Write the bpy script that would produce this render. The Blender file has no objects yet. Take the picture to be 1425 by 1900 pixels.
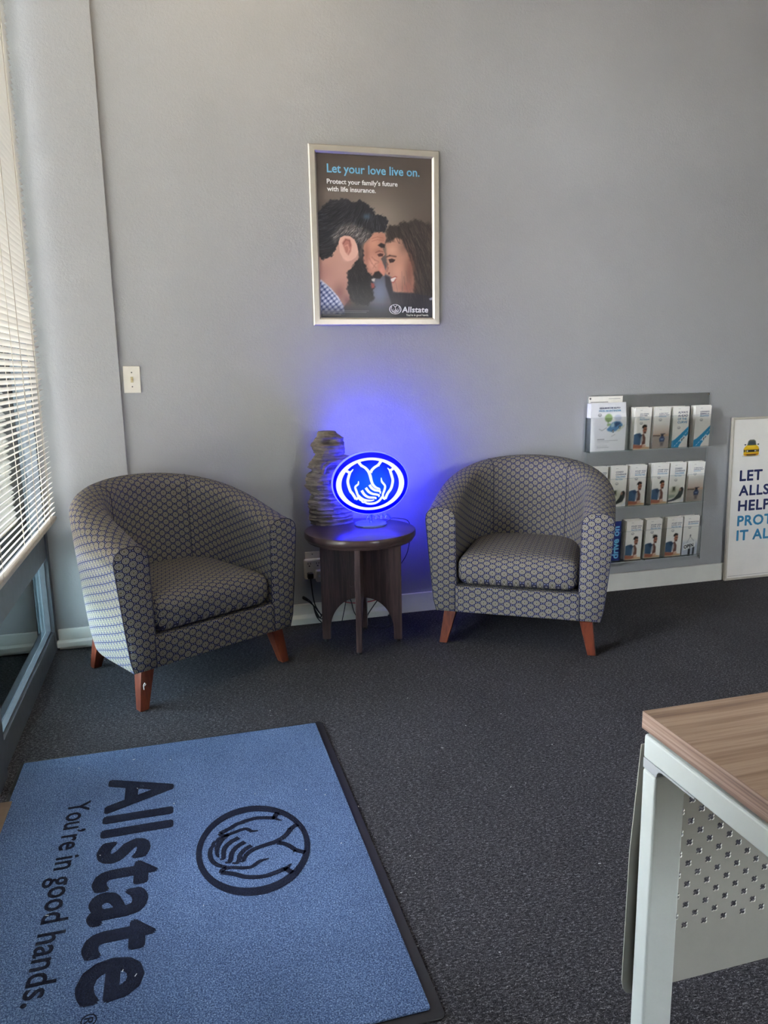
import bpy, bmesh, math, random
import numpy as np
from mathutils import Vector, Matrix

random.seed(7)
rng = np.random.default_rng(11)
scene = bpy.context.scene
COL = scene.collection

# ------------------------------------------------------------------ camera
FPX, YAW, PITCH, ROLL = 1402.1, 0.26401, 0.18767, -0.01794
CAM_POS = Vector((0.5784, -3.4716, 1.20))
_cy, _sy, _cp, _sp = math.cos(YAW), math.sin(YAW), math.cos(PITCH), math.sin(PITCH)
_fwd = Vector((_sy * _cp, _cy * _cp, -_sp))
_r0 = Vector((_cy, -_sy, 0))
_u0 = _r0.cross(_fwd)
_right = math.cos(ROLL) * _r0 + math.sin(ROLL) * _u0
_up = -math.sin(ROLL) * _r0 + math.cos(ROLL) * _u0
cam_data = bpy.data.cameras.new('camera')
cam_data.sensor_fit = 'VERTICAL'
cam_data.sensor_height = 36.0
cam_data.lens = FPX * 36.0 / 1900.0
cam_data.clip_start = 0.02
cam_data.clip_end = 300
cam = bpy.data.objects.new('camera', cam_data)
COL.objects.link(cam)
_m = Matrix((( _right.x, _up.x, -_fwd.x, CAM_POS.x),
             ( _right.y, _up.y, -_fwd.y, CAM_POS.y),
             ( _right.z, _up.z, -_fwd.z, CAM_POS.z),
             (0, 0, 0, 1)))
cam.matrix_world = _m
scene.camera = cam

# ------------------------------------------------------------------ colour management, world, sun
scene.view_settings.view_transform = 'Standard'
scene.view_settings.look = 'None'
scene.view_settings.gamma = 1.0
scene.view_settings.use_curve_mapping = False
scene.view_settings.exposure = -0.24
scene.cycles.use_denoising = True
scene.cycles.transparent_max_bounces = 24
scene.cycles.max_bounces = 10
scene.cycles.diffuse_bounces = 6

world = bpy.data.worlds.new('daylight')
scene.world = world
world.use_nodes = True
wn = world.node_tree
wn.nodes.clear()
wout = wn.nodes.new('ShaderNodeOutputWorld')
wbg = wn.nodes.new('ShaderNodeBackground')
sky = wn.nodes.new('ShaderNodeTexSky')
sky.sky_type = 'NISHITA'
sky.sun_disc = False
sky.sun_elevation = math.radians(50)
sky.sun_rotation = math.radians(110)
sky.air_density = 1.0
sky.dust_density = 2.5
wbg.inputs['Strength'].default_value = 11.0
wmix = wn.nodes.new('ShaderNodeHueSaturation')
wmix.inputs['Saturation'].default_value = 0.45
wn.links.new(sky.outputs[0], wmix.inputs['Color'])
wn.links.new(wmix.outputs[0], wbg.inputs['Color'])
wn.links.new(wbg.outputs[0], wout.inputs['Surface'])

sun_data = bpy.data.lights.new('sun', 'SUN')
sun_data.energy = 115.0
sun_data.angle = math.radians(0.6)
sun_data.color = (1.0, 0.93, 0.81)
sun = bpy.data.objects.new('sun', sun_data)
COL.objects.link(sun)
sun.rotation_euler = Vector((0.42, 0.20, 0.95)).to_track_quat('Z', 'Y').to_euler()


# ------------------------------------------------------------------ helpers
def lin(c):
    c = c / 255.0
    return c / 12.92 if c <= 0.04045 else ((c + 0.055) / 1.055) ** 2.4

def rgb(r, g, b):
    return (lin(r), lin(g), lin(b), 1.0)

def newmat(name):
    m = bpy.data.materials.new(name)
    m.use_nodes = True
    nt = m.node_tree
    nt.nodes.clear()
    out = nt.nodes.new('ShaderNodeOutputMaterial')
    return m, nt, out

class NT:
    """tiny node-graph helper"""
    def __init__(self, nt):
        self.nt = nt
    def n(self, kind, **kw):
        nd = self.nt.nodes.new(kind)
        for k, v in kw.items():
            setattr(nd, k, v)
        return nd
    def l(self, a, b):
        self.nt.links.new(a, b)
    def math(self, op, a, b=None, clamp=False):
        nd = self.nt.nodes.new('ShaderNodeMath')
        nd.operation = op
        nd.use_clamp = clamp
        for i, v in enumerate((a, b)):
            if v is None:
                continue
            if isinstance(v, (int, float)):
                nd.inputs[i].default_value = v
            else:
                self.nt.links.new(v, nd.inputs[i])
        return nd.outputs[0]
    def mix(self, fac, a, b, blend='MIX'):
        nd = self.nt.nodes.new('ShaderNodeMix')
        nd.data_type = 'RGBA'
        nd.blend_type = blend
        if isinstance(fac, (int, float)):
            nd.inputs[0].default_value = fac
        else:
            self.nt.links.new(fac, nd.inputs[0])
        for i, v in ((6, a), (7, b)):
            if isinstance(v, tuple):
                nd.inputs[i].default_value = v
            else:
                self.nt.links.new(v, nd.inputs[i])
        return nd.outputs[2]
    def ramp(self, fac, stops, interp='LINEAR'):
        nd = self.nt.nodes.new('ShaderNodeValToRGB')
        cr = nd.color_ramp
        cr.interpolation = interp
        while len(cr.elements) < len(stops):
            cr.elements.new(0.5)
        for e, (p, c) in zip(cr.elements, stops):
            e.position = p
            e.color = c
        self.nt.links.new(fac, nd.inputs[0])
        return nd.outputs[0]
    def noise(self, vec, scale, detail=3, rough=0.55, dist=0.0):
        nd = self.nt.nodes.new('ShaderNodeTexNoise')
        nd.inputs['Scale'].default_value = scale
        nd.inputs['Detail'].default_value = detail
        nd.inputs['Roughness'].default_value = rough
        nd.inputs['Distortion'].default_value = dist
        if vec is not None:
            self.nt.links.new(vec, nd.inputs['Vector'])
        return nd.outputs[0]
    def coords(self, which='Object', scale=(1, 1, 1)):
        tc = self.nt.nodes.new('ShaderNodeTexCoord')
        mp = self.nt.nodes.new('ShaderNodeMapping')
        mp.inputs['Scale'].default_value = scale
        self.nt.links.new(tc.outputs[which], mp.inputs['Vector'])
        return mp.outputs[0]
    def bump(self, h, strength, dist=0.01):
        nd = self.nt.nodes.new('ShaderNodeBump')
        nd.inputs['Strength'].default_value = strength
        nd.inputs['Distance'].default_value = dist
        self.nt.links.new(h, nd.inputs['Height'])
        return nd.outputs[0]

def plain(name, col, rough=0.5, metal=0.0, var=0.08, vscale=30.0, bump=0.0, bscale=200.0, bdist=0.001, coat=0.0, spec=0.5):
    """principled material with a little noise in tone and relief"""
    m, nt, out = newmat(name)
    g = NT(nt)
    b = g.n('ShaderNodeBsdfPrincipled')
    g.l(b.outputs[0], out.inputs['Surface'])
    b.inputs['Roughness'].default_value = rough
    b.inputs['Metallic'].default_value = metal
    b.inputs['Specular IOR Level'].default_value = spec
    b.inputs['Coat Weight'].default_value = coat
    vec = g.coords('Object')
    nz = g.noise(vec, vscale, 3)
    lo = tuple(c * (1 - var) for c in col[:3]) + (1,)
    hi = tuple(min(1, c * (1 + var)) for c in col[:3]) + (1,)
    g.l(g.ramp(nz, [(0.3, lo), (0.7, hi)]), b.inputs['Base Color'])
    if bump:
        g.l(g.bump(g.noise(vec, bscale, 2), bump, bdist), b.inputs['Normal'])
    return m

def emit(name, col, strength):
    m, nt, out = newmat(name)
    g = NT(nt)
    e = g.n('ShaderNodeEmission')
    e.inputs[0].default_value = col
    e.inputs[1].default_value = strength
    g.l(e.outputs[0], out.inputs['Surface'])
    return m

M = {}
def wall_paint(name, col):
    m, nt, out = newmat(name)
    g = NT(nt)
    b = g.n('ShaderNodeBsdfPrincipled')
    g.l(b.outputs[0], out.inputs['Surface'])
    b.inputs['Roughness'].default_value = 0.62
    b.inputs['Specular IOR Level'].default_value = 0.35
    vec = g.coords('Object')
    lo = tuple(c * 0.96 for c in col[:3]) + (1,)
    hi = tuple(c * 1.03 for c in col[:3]) + (1,)
    g.l(g.ramp(g.noise(vec, 2.2, 4), [(0.3, lo), (0.7, hi)]), b.inputs['Base Color'])
    h = g.math('ADD', g.math('MULTIPLY', g.noise(vec, 95, 3, 0.6), 1.0), g.math('MULTIPLY', g.noise(vec, 260, 2), 0.5))
    g.l(g.bump(h, 0.28, 0.004), b.inputs['Normal'])
    return m
M['wall'] = wall_paint('grey_wall_paint', rgb(160, 160, 161))
M['ceiling'] = wall_paint('white_ceiling_paint', rgb(225, 222, 214))
M['trim_white'] = plain('white_trim_paint', rgb(222, 220, 212), 0.45, var=0.04, vscale=8, bump=0.1, bscale=60)
M['white_plastic'] = plain('white_plastic', rgb(226, 220, 208), 0.35, var=0.03)
M['ivory'] = plain('aged_ivory_plastic', rgb(190, 178, 140), 0.4, var=0.05)
M['screw'] = plain('steel_screw', rgb(120, 118, 112), 0.35, 0.9)
M['dark_alu'] = plain('dark_anodised_aluminium', rgb(84, 88, 94), 0.42, 0.2, var=0.15, vscale=22, bump=0.05)
M['black_plastic'] = plain('black_plastic', rgb(22, 22, 25), 0.4)
M['black_rubber'] = plain('black_rubber', rgb(20, 20, 24), 0.55, var=0.2, vscale=40, bump=0.1, bscale=120)
M['silver'] = plain('silver_snap_frame', rgb(196, 190, 178), 0.35, 0.55, var=0.03)
M['desk_metal'] = plain('pale_powder_coat', rgb(214, 219, 214), 0.42, 0.0, var=0.02, bump=0.04, bscale=500)
M['desk_grey'] = plain('silver_bracket', rgb(178, 181, 184), 0.5, 0.0, var=0.03)
M['desk_panel'] = plain('greige_steel', rgb(170, 168, 158), 0.45, 0.0, var=0.03)
M['paper'] = plain('white_paper', rgb(243, 239, 231), 0.6, var=0.03)
M['paper_cool'] = plain('cool_white_paper', rgb(243, 242, 246), 0.6, var=0.02)
M['ink_navy'] = plain('navy_ink', rgb(22, 32, 86), 0.55, var=0.03)
M['ink_blue'] = plain('light_blue_ink', rgb(52, 132, 176), 0.55, var=0.03)
M['ink_headline'] = plain('sky_blue_ink', rgb(112, 178, 214), 0.35, var=0.02)
M['ink_white'] = plain('white_ink', rgb(238, 238, 238), 0.4, var=0.02)
M['ink_grey'] = plain('grey_ink', rgb(128, 126, 128), 0.55, var=0.03)
M['ink_black'] = plain('black_ink', rgb(24, 24, 28), 0.55, var=0.03)
M['board_white'] = plain('white_board', rgb(240, 235, 228), 0.5, var=0.04, vscale=6)
M['board_frame'] = plain('cream_board_edge', rgb(196, 188, 174), 0.45, var=0.03)
M['red_wire'] = plain('red_cable', rgb(190, 40, 50), 0.4)
M['grey_wire'] = plain('grey_cable', rgb(150, 150, 155), 0.4)
M['threshold'] = plain('worn_oak_threshold', rgb(112, 92, 72), 0.55, var=0.2, vscale=14, bump=0.1)
M['concrete'] = plain('pale_concrete', rgb(200, 194, 184), 0.85, var=0.12, vscale=2.5, bump=0.2, bscale=40)
M['stucco'] = plain('cream_stucco', rgb(232, 226, 214), 0.85, var=0.06, vscale=3)
M['shade_glass'] = plain('pale_shop_glass', rgb(150, 165, 170), 0.15)

def brick_mat():
    m, nt, out = newmat('brown_brick')
    g = NT(nt)
    b = g.n('ShaderNodeBsdfPrincipled')
    g.l(b.outputs[0], out.inputs['Surface'])
    b.inputs['Roughness'].default_value = 0.85
    tc = g.n('ShaderNodeTexCoord')
    sp = g.n('ShaderNodeSeparateXYZ')
    g.l(tc.outputs['Object'], sp.inputs[0])
    cb = g.n('ShaderNodeCombineXYZ')
    g.l(g.math('ADD', sp.outputs[0], sp.outputs[1]), cb.inputs[0])
    g.l(sp.outputs[2], cb.inputs[1])
    bt = g.n('ShaderNodeTexBrick')
    g.l(cb.outputs[0], bt.inputs['Vector'])
    bt.inputs['Color1'].default_value = rgb(150, 116, 92)
    bt.inputs['Color2'].default_value = rgb(120, 92, 76)
    bt.inputs['Mortar'].default_value = rgb(170, 160, 148)
    bt.inputs['Scale'].default_value = 5
    bt.inputs['Mortar Size'].default_value = 0.03
    g.l(bt.outputs[0], b.inputs['Base Color'])
    return m
M['brick'] = brick_mat()

def carpet_mat():
    m, nt, out = newmat('charcoal_carpet')
    g = NT(nt)
    b = g.n('ShaderNodeBsdfPrincipled')
    g.l(b.outputs[0], out.inputs['Surface'])
    b.inputs['Roughness'].default_value = 0.95
    b.inputs['Specular IOR Level'].default_value = 0.1
    v1 = g.coords('Object', (1.0, 2.2, 1))
    n1 = g.noise(v1, 110, 4, 0.75, 0.6)
    n2 = g.noise(g.coords('Object'), 380, 2, 0.6)
    n3 = g.noise(g.coords('Object'), 3.0, 3)
    mixn = g.math('ADD', g.math('MULTIPLY', n1, 0.65), g.math('MULTIPLY', n2, 0.45))
    col = g.ramp(mixn, [(0.38, rgb(18, 17, 19)), (0.50, rgb(46, 45, 48)), (0.60, rgb(74, 72, 76)), (0.74, rgb(160, 158, 161))])
    big = g.ramp(n3, [(0.3, (0.9, 0.9, 0.9, 1)), (0.7, (1.08, 1.08, 1.08, 1))])
    g.l(g.mix(1.0, col, big, 'MULTIPLY'), b.inputs['Base Color'])
    g.l(g.bump(mixn, 0.9, 0.006), b.inputs['Normal'])
    return m
M['carpet'] = carpet_mat()

def pile_mat():
    m, nt, out = newmat('steel_blue_pile')
    g = NT(nt)
    b = g.n('ShaderNodeBsdfPrincipled')
    g.l(b.outputs[0], out.inputs['Surface'])
    b.inputs['Roughness'].default_value = 0.95
    b.inputs['Specular IOR Level'].default_value = 0.1
    v = g.coords('Object')
    n1 = g.noise(v, 330, 3, 0.7)
    n2 = g.noise(v, 4, 4)
    col = g.ramp(n1, [(0.32, rgb(36, 50, 78)), (0.5, rgb(76, 96, 131)), (0.66, rgb(130, 152, 186)), (0.82, rgb(205, 216, 232))])
    dirt = g.ramp(n2, [(0.3, (0.84, 0.84, 0.86, 1)), (0.62, (1.04, 1.04, 1.04, 1))])
    g.l(g.mix(1.0, col, dirt, 'MULTIPLY'), b.inputs['Base Color'])
    g.l(g.bump(n1, 0.7, 0.004), b.inputs['Normal'])
    return m
M['pile'] = pile_mat()
M['pile_dark'] = plain('black_navy_pile', rgb(24, 28, 44), 0.95, var=0.5, vscale=330, bump=0.6, bscale=330, bdist=0.004, spec=0.1)

def fabric_mat():
    """woven upholstery: staggered ellipses with rings and paired dots; UV is in metres"""
    m, nt, out = newmat('ellipse_weave_upholstery')
    g = NT(nt)
    b = g.n('ShaderNodeBsdfPrincipled')
    g.l(b.outputs[0], out.inputs['Surface'])
    b.inputs['Roughness'].default_value = 0.8
    b.inputs['Specular IOR Level'].default_value = 0.25
    uv = g.n('ShaderNodeUVMap')
    sp = g.n('ShaderNodeSeparateXYZ')
    g.l(uv.outputs[0], sp.inputs[0])
    PX, PY = 0.050, 0.0315
    px = g.math('DIVIDE', sp.outputs[0], PX)
    py = g.math('DIVIDE', sp.outputs[1], PY)
    def cell(v, off):
        w = g.math('ADD', v, off)
        return g.math('SUBTRACT', w, g.math('ROUND', w))
    def ell(ox, oy):
        ax = g.math('MULTIPLY', cell(px, ox), PX / 0.0138)
        ay = g.math('MULTIPLY', cell(py, oy), PY / 0.0117)
        return g.math('SQRT', g.math('ADD', g.math('MULTIPLY', ax, ax), g.math('MULTIPLY', ay, ay)))
    d = g.math('MINIMUM', ell(0.0, 0.0), ell(0.5, 0.5))
    def dot(ox, oy):
        ax = g.math('SUBTRACT', g.math('ABSOLUTE', g.math('MULTIPLY', cell(px, ox), PX)), 0.0052)
        ay = g.math('MULTIPLY', cell(py, oy), PY)
        return g.math('SQRT', g.math('ADD', g.math('MULTIPLY', ax, ax), g.math('MULTIPLY', ay, ay)))
    dd = g.math('MINIMUM', dot(0.5, 0.0), dot(0.0, 0.5))
    navy = rgb(40, 40, 64)
    tan = rgb(146, 139, 124)
    olive = rgb(88, 84, 69)
    grey = rgb(95, 90, 83)
    dark = rgb(36, 38, 58)
    col = g.ramp(g.math('DIVIDE', d, 1.5, True),
                 [(0.0, olive), (0.235, olive), (0.255, tan), (0.345, tan), (0.365, dark),
                  (0.42, grey), (0.54, grey), (0.56, tan), (0.61, tan), (0.65, navy), (1.0, navy)])
    isdot = g.math('LESS_THAN', dd, 0.0014)
    col = g.mix(isdot, col, rgb(150, 160, 200))
    vec = g.coords('Object')
    wv = g.ramp(g.noise(vec, 700, 2), [(0.3, (0.85, 0.85, 0.85, 1)), (0.7, (1.1, 1.1, 1.1, 1))])
    g.l(g.mix(1.0, col, wv, 'MULTIPLY'), b.inputs['Base Color'])
    g.l(g.bump(g.noise(vec, 900, 2), 0.25, 0.001), b.inputs['Normal'])
    return m
M['fabric'] = fabric_mat()
M['piping'] = plain('navy_piping', rgb(40, 40, 62), 0.8, var=0.1, vscale=200)

def wood(name, base, dark, light, scale, rough=0.4, nscale=1.0):
    m, nt, out = newmat(name)
    g = NT(nt)
    b = g.n('ShaderNodeBsdfPrincipled')
    g.l(b.outputs[0], out.inputs['Surface'])
    b.inputs['Roughness'].default_value = rough
    v = g.coords('Object', scale)
    n1 = g.noise(v, 1.0 * nscale, 4, 0.6, 0.25)
    n2 = g.noise(v, 5.0 * nscale, 3, 0.6)
    t = g.math('ADD', g.math('MULTIPLY', n1, 0.7), g.math('MULTIPLY', n2, 0.3))
    g.l(g.ramp(t, [(0.36, dark), (0.47, base), (0.56, light), (0.64, base)]), b.inputs['Base Color'])
    g.l(g.bump(n2, 0.05, 0.001), b.inputs['Normal'])
    return m
M['desk_top'] = wood('ash_laminate', rgb(160, 132, 110), rgb(122, 96, 80), rgb(182, 156, 134), (1.3, 42, 42), 0.42)
M['desk_edge'] = wood('ash_laminate_edge', rgb(152, 124, 108), rgb(112, 88, 78), rgb(176, 150, 134), (26, 1.6, 120), 0.42)
M['cherry'] = wood('cherry_stained_wood', rgb(90, 40, 26), rgb(68, 29, 20), rgb(110, 52, 32), (30, 30, 4), 0.3)
M['espresso'] = wood('dark_walnut_veneer', rgb(66, 50, 50), rgb(52, 38, 38), rgb(84, 66, 64), (60, 60, 3), 0.35)
M['espresso_top'] = wood('dark_walnut_top', rgb(60, 46, 46), rgb(50, 37, 37), rgb(72, 56, 54), (4, 50, 50), 0.28)

def rock_mat():
    m, nt, out = newmat('slate_resin_rock')
    g = NT(nt)
    b = g.n('ShaderNodeBsdfPrincipled')
    g.l(b.outputs[0], out.inputs['Surface'])
    b.inputs['Roughness'].default_value = 0.75
    v = g.coords('Object', (12, 12, 70))
    n1 = g.noise(v, 1.5, 5, 0.65, 0.5)
    g.l(g.ramp(n1, [(0.3, rgb(66, 59, 53)), (0.5, rgb(98, 89, 80)), (0.7, rgb(126, 116, 104))]), b.inputs['Base Color'])
    g.l(g.bump(n1, 0.7, 0.006), b.inputs['Normal'])
    return m
M['rock'] = rock_mat()

def pane_mat(name, tint, refl_boost=0.0, ior=1.5, rough=0.0):
    """thin sheet: fresnel mix of clear transmission and mirror reflection"""
    m, nt, out = newmat(name)
    g = NT(nt)
    t = g.n('ShaderNodeBsdfTransparent')
    t.inputs[0].default_value = tint
    s = g.n('ShaderNodeBsdfGlossy')
    s.inputs['Roughness'].default_value = rough
    s.inputs['Color'].default_value = (0.96, 1.0, 0.99, 1)
    f = g.n('ShaderNodeFresnel')
    f.inputs['IOR'].default_value = ior
    fac = g.math('ADD', f.outputs[0], refl_boost, True)
    mx = g.n('ShaderNodeMixShader')
    g.l(fac, mx.inputs[0])
    g.l(t.outputs[0], mx.inputs[1])
    g.l(s.outputs[0], mx.inputs[2])
    g.l(mx.outputs[0], out.inputs['Surface'])
    return m
M['glass'] = pane_mat('clear_window_glass', (0.97, 0.972, 0.965, 1))
M['glass_tint'] = pane_mat('tinted_window_glass', (0.80, 0.90, 0.92, 1), 0.06, 1.6)
M['acrylic'] = pane_mat('clear_acrylic', (0.992, 0.996, 0.994, 1), 0.0, 1.16, 0.06)
M['acrylic_edge'] = plain('acrylic_cut_edge', rgb(176, 182, 184), 0.2, var=0.02)

def slat_mat():
    m, nt, out = newmat('white_vinyl_slat')
    g = NT(nt)
    a = g.n('ShaderNodeBsdfPrincipled')
    a.inputs['Base Color'].default_value = rgb(206, 200, 190)
    a.inputs['Roughness'].default_value = 0.4
    t = g.n('ShaderNodeBsdfTranslucent')
    nz = g.noise(g.coords('Object'), 20, 2)
    g.l(g.ramp(nz, [(0.3, rgb(226, 222, 214)), (0.7, rgb(240, 236, 228))]), t.inputs[0])
    mx = g.n('ShaderNodeMixShader')
    mx.inputs[0].default_value = 0.12
    g.l(a.outputs[0], mx.inputs[1])
    g.l(t.outputs[0], mx.inputs[2])
    g.l(mx.outputs[0], out.inputs['Surface'])
    return m
M['slat'] = slat_mat()
M['cord_white'] = plain('off_white_cord', rgb(196, 186, 168), 0.7)
M['rail_beige'] = plain('beige_rail', rgb(172, 160, 144), 0.45)

def print_mat(name, rough=0.5, coat=0.0):
    m, nt, out = newmat(name)
    g = NT(nt)
    b = g.n('ShaderNodeBsdfPrincipled')
    g.l(b.outputs[0], out.inputs['Surface'])
    b.inputs['Roughness'].default_value = rough
    b.inputs['Coat Weight'].default_value = coat
    b.inputs['Coat Roughness'].default_value = 0.12
    b.inputs['Specular IOR Level'].default_value = 0.3
    at = g.n('ShaderNodeAttribute')
    at.attribute_name = 'ink'
    g.l(at.outputs['Color'], b.inputs['Base Color'])
    return m
M['print'] = print_mat('printed_paper')
M['print_gloss'] = print_mat('glossy_poster_print', 0.45, 0.06)


class MB:
    """mesh builder: collects verts / faces (with optional per-vertex uv)"""
    def __init__(self):
        self.v, self.f, self.uv = [], [], None
    def add(self, vs, fs):
        o = len(self.v)
        self.v += [tuple(p) for p in vs]
        self.f += [tuple(i + o for i in f) for f in fs]
        return self
    def box(self, x0, x1, y0, y1, z0, z1):
        return self.add([(x0, y0, z0), (x1, y0, z0), (x1, y1, z0), (x0, y1, z0),
                         (x0, y0, z1), (x1, y0, z1), (x1, y1, z1), (x0, y1, z1)],
                        [(0, 3, 2, 1), (4, 5, 6, 7), (0, 1, 5, 4), (1, 2, 6, 5), (2, 3, 7, 6), (3, 0, 4, 7)])
    def hexa(self, bot, top):
        return self.add(list(bot) + list(top),
                        [(0, 3, 2, 1), (4, 5, 6, 7), (0, 1, 5, 4), (1, 2, 6, 5), (2, 3, 7, 6), (3, 0, 4, 7)])
    def tube(self, pts, r, n=8, closed=False):
        pts = [Vector(p) for p in pts]
        rs = r if isinstance(r, (list, tuple)) else [r] * len(pts)
        rings = []
        prev = None
        for i, p in enumerate(pts):
            a = pts[max(i - 1, 0)]
            c = pts[min(i + 1, len(pts) - 1)]
            t = (c - a).normalized()
            if prev is None:
                ref = Vector((0, 0, 1)) if abs(t.z) < 0.9 else Vector((1, 0, 0))
                u = t.cross(ref).normalized()
            else:
                u = (prev - t * prev.dot(t)).normalized()
            prev = u
            w = t.cross(u)
            rings.append([p + (u * math.cos(k * 2 * math.pi / n) + w * math.sin(k * 2 * math.pi / n)) * rs[i] for k in range(n)])
        vs = [q for ring in rings for q in ring]
        fs = []
        for i in range(len(pts) - 1):
            for k in range(n):
                a, b2 = i * n + k, i * n + (k + 1) % n
                fs.append((a, b2, b2 + n, a + n))
        fs.append(tuple(range(n - 1, -1, -1)))
        fs.append(tuple((len(pts) - 1) * n + k for k in range(n)))
        return self.add(vs, fs)
    def lathe(self, prof, n=48, cx=0.0, cy=0.0, sx=1.0, sy=1.0):
        vs, fs = [], []
        for (r, z) in prof:
            for k in range(n):
                a = 2 * math.pi * k / n
                vs.append((cx + r * sx * math.cos(a), cy + r * sy * math.sin(a), z))
        for i in range(len(prof) - 1):
            for k in range(n):
                a, b2 = i * n + k, i * n + (k + 1) % n
                fs.append((a, b2, b2 + n, a + n))
        fs.append(tuple(range(n - 1, -1, -1)))
        fs.append(tuple((len(prof) - 1) * n + k for k in range(n)))
        return self.add(vs, fs)
    def prism(self, poly, axis, a, b2):
        """polygon (2D) swept along an axis: 'x' poly=(y,z), 'y' poly=(x,z), 'z' poly=(x,y)"""
        def P(p, t):
            return {'x': (t, p[0], p[1]), 'y': (p[0], t, p[1]), 'z': (p[0], p[1], t)}[axis]
        n = len(poly)
        vs = [P(p, a) for p in poly] + [P(p, b2) for p in poly]
        fs = [tuple(range(n - 1, -1, -1)), tuple(range(n, 2 * n))]
        fs += [(i, (i + 1) % n, (i + 1) % n + n, i + n) for i in range(n)]
        return self.add(vs, fs)
    def grid(self, rows):
        nr, nc = len(rows), len(rows[0])
        vs = [p for r in rows for p in r]
        fs = [(i * nc + j, i * nc + j + 1, (i + 1) * nc + j + 1, (i + 1) * nc + j) for i in range(nr - 1) for j in range(nc - 1)]
        return self.add(vs, fs)
    def mesh(self, name, smooth=False, bevel=0.0, seg=2, fix=True):
        me = bpy.data.meshes.new(name)
        me.from_pydata(self.v, [], self.f)
        bm = bmesh.new()
        bm.from_mesh(me)
        if fix:
            bmesh.ops.recalc_face_normals(bm, faces=bm.faces)
        if bevel:
            ed = [e for e in bm.edges if len(e.link_faces) == 2 and e.calc_face_angle(0) > 0.5]
            bmesh.ops.bevel(bm, geom=ed, offset=bevel, segments=seg, profile=0.5, affect='EDGES')
        bm.to_mesh(me)
        bm.free()
        if smooth:
            smooth_by_angle(me, smooth if isinstance(smooth, float) else 0.7)
        return me

def smooth_by_angle(me, ang):
    me.polygons.foreach_set('use_smooth', [True] * len(me.polygons))
    bm = bmesh.new()
    bm.from_mesh(me)
    for e in bm.edges:
        e.smooth = not (len(e.link_faces) == 2 and e.calc_face_angle(0) > ang)
    bm.to_mesh(me)
    bm.free()

def link(name, me, mat, parent=None, loc=(0, 0, 0), rot=(0, 0, 0)):
    o = bpy.data.objects.new(name, me)
    COL.objects.link(o)
    if mat is not None and me is not None and not me.materials:
        me.materials.append(mat)
    o.location = loc
    o.rotation_euler = rot
    if parent is not None:
        o.parent = parent
    return o

def obj(name, mb, mat, parent=None, smooth=False, bevel=0.0, seg=2, loc=(0, 0, 0), rot=(0, 0, 0)):
    return link(name, mb.mesh(name, smooth, bevel, seg), mat, parent, loc, rot)

def thing(name, label, cat, loc=(0, 0, 0), rz=0.0, group=None, rot=None):
    o = bpy.data.objects.new(name, None)
    o.empty_display_size = 0.05
    COL.objects.link(o)
    o.location = loc
    o.rotation_euler = rot if rot else (0, 0, rz)
    return tag(o, label, cat, group)

def tag(o, label, cat, group=None):
    o['label'] = label
    o['category'] = cat
    if group:
        o['group'] = group
    return o

def struct(name, mb, mat, label=None, **kw):
    o = obj(name, mb, mat, **kw) if mb is not None else link(name, None, None)
    o['kind'] = 'structure'
    if label:
        o['label'] = label
    return o

def box_uv(me, s=1.0, off=(0, 0)):
    ul = me.uv_layers.new(name='UVMap')
    for p in me.polygons:
        n = p.normal
        ax = max(range(3), key=lambda i: abs(n[i]))
        for li in p.loop_indices:
            c = me.vertices[me.loops[li].vertex_index].co
            u = ((c.y, c.z), (c.x, c.z), (c.x, c.y))[ax]
            ul.data[li].uv = (u[0] * s + off[0], u[1] * s + off[1])

def text_mesh(body, h=None, w=None, bold=0.0, extrude=0.0002, xs=1.0, shear=0.0, space=1.0, center=False, fat=0.0):
    """lettering as a mesh in the XY plane; h / w are the bounding height and width; origin at its lower left"""
    cu = bpy.data.curves.new('lettering', 'FONT')
    cu.body = body
    cu.size = 1.0
    cu.offset = bold
    cu.shear = shear
    cu.space_character = space
    cu.resolution_u = 3
    o = bpy.data.objects.new('lettering_source', cu)
    COL.objects.link(o)
    dg = bpy.context.evaluated_depsgraph_get()
    ev = o.evaluated_get(dg)
    src = ev.to_mesh()
    me = bpy.data.meshes.new('lettering')
    co = np.empty(len(src.vertices) * 3)
    src.vertices.foreach_get('co', co)
    co = co.reshape(-1, 3)
    faces = [tuple(p.vertices) for p in src.polygons]
    ev.to_mesh_clear()
    bpy.data.objects.remove(o)
    bpy.data.curves.remove(cu)
    zoff = np.zeros(len(co))
    if fat:                                  # heavier weight: the letter swept a little in every direction
        n0 = len(co)
        c0, f0 = co.copy(), list(faces)
        for k in range(8):
            a = 2 * math.pi * k / 8
            co = np.vstack([co, c0 + np.array((fat * math.cos(a), fat * math.sin(a), 0))])
            faces += [tuple(i + n0 * (k + 1) for i in f) for f in f0]
            zoff = np.r_[zoff, np.full(n0, (k + 1) * 2e-5)]
    mn, mx = co.min(0), co.max(0)
    sy = h / (mx[1] - mn[1]) if h else None
    sx = w / (mx[0] - mn[0]) if w else sy * xs
    if sy is None:
        sy = sx / xs
    co[:, 0] = (co[:, 0] - mn[0]) * sx
    co[:, 1] = (co[:, 1] - mn[1]) * sy
    if center:
        co[:, 0] -= (mx[0] - mn[0]) * sx / 2
    co[:, 2] = zoff
    me.from_pydata([tuple(c) for c in co], [], faces)
    bm = bmesh.new()
    bm.from_mesh(me)
    bmesh.ops.remove_doubles(bm, verts=bm.verts, dist=1e-6)
    for f in bm.faces:
        f.normal_update()
        if f.normal.z < 0:
            f.normal_flip()
    if extrude:
        r = bmesh.ops.extrude_face_region(bm, geom=bm.faces[:])
        bmesh.ops.translate(bm, verts=[g for g in r['geom'] if isinstance(g, bmesh.types.BMVert)], vec=(0, 0, extrude))
    bm.to_mesh(me)
    bm.free()
    return me

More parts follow.
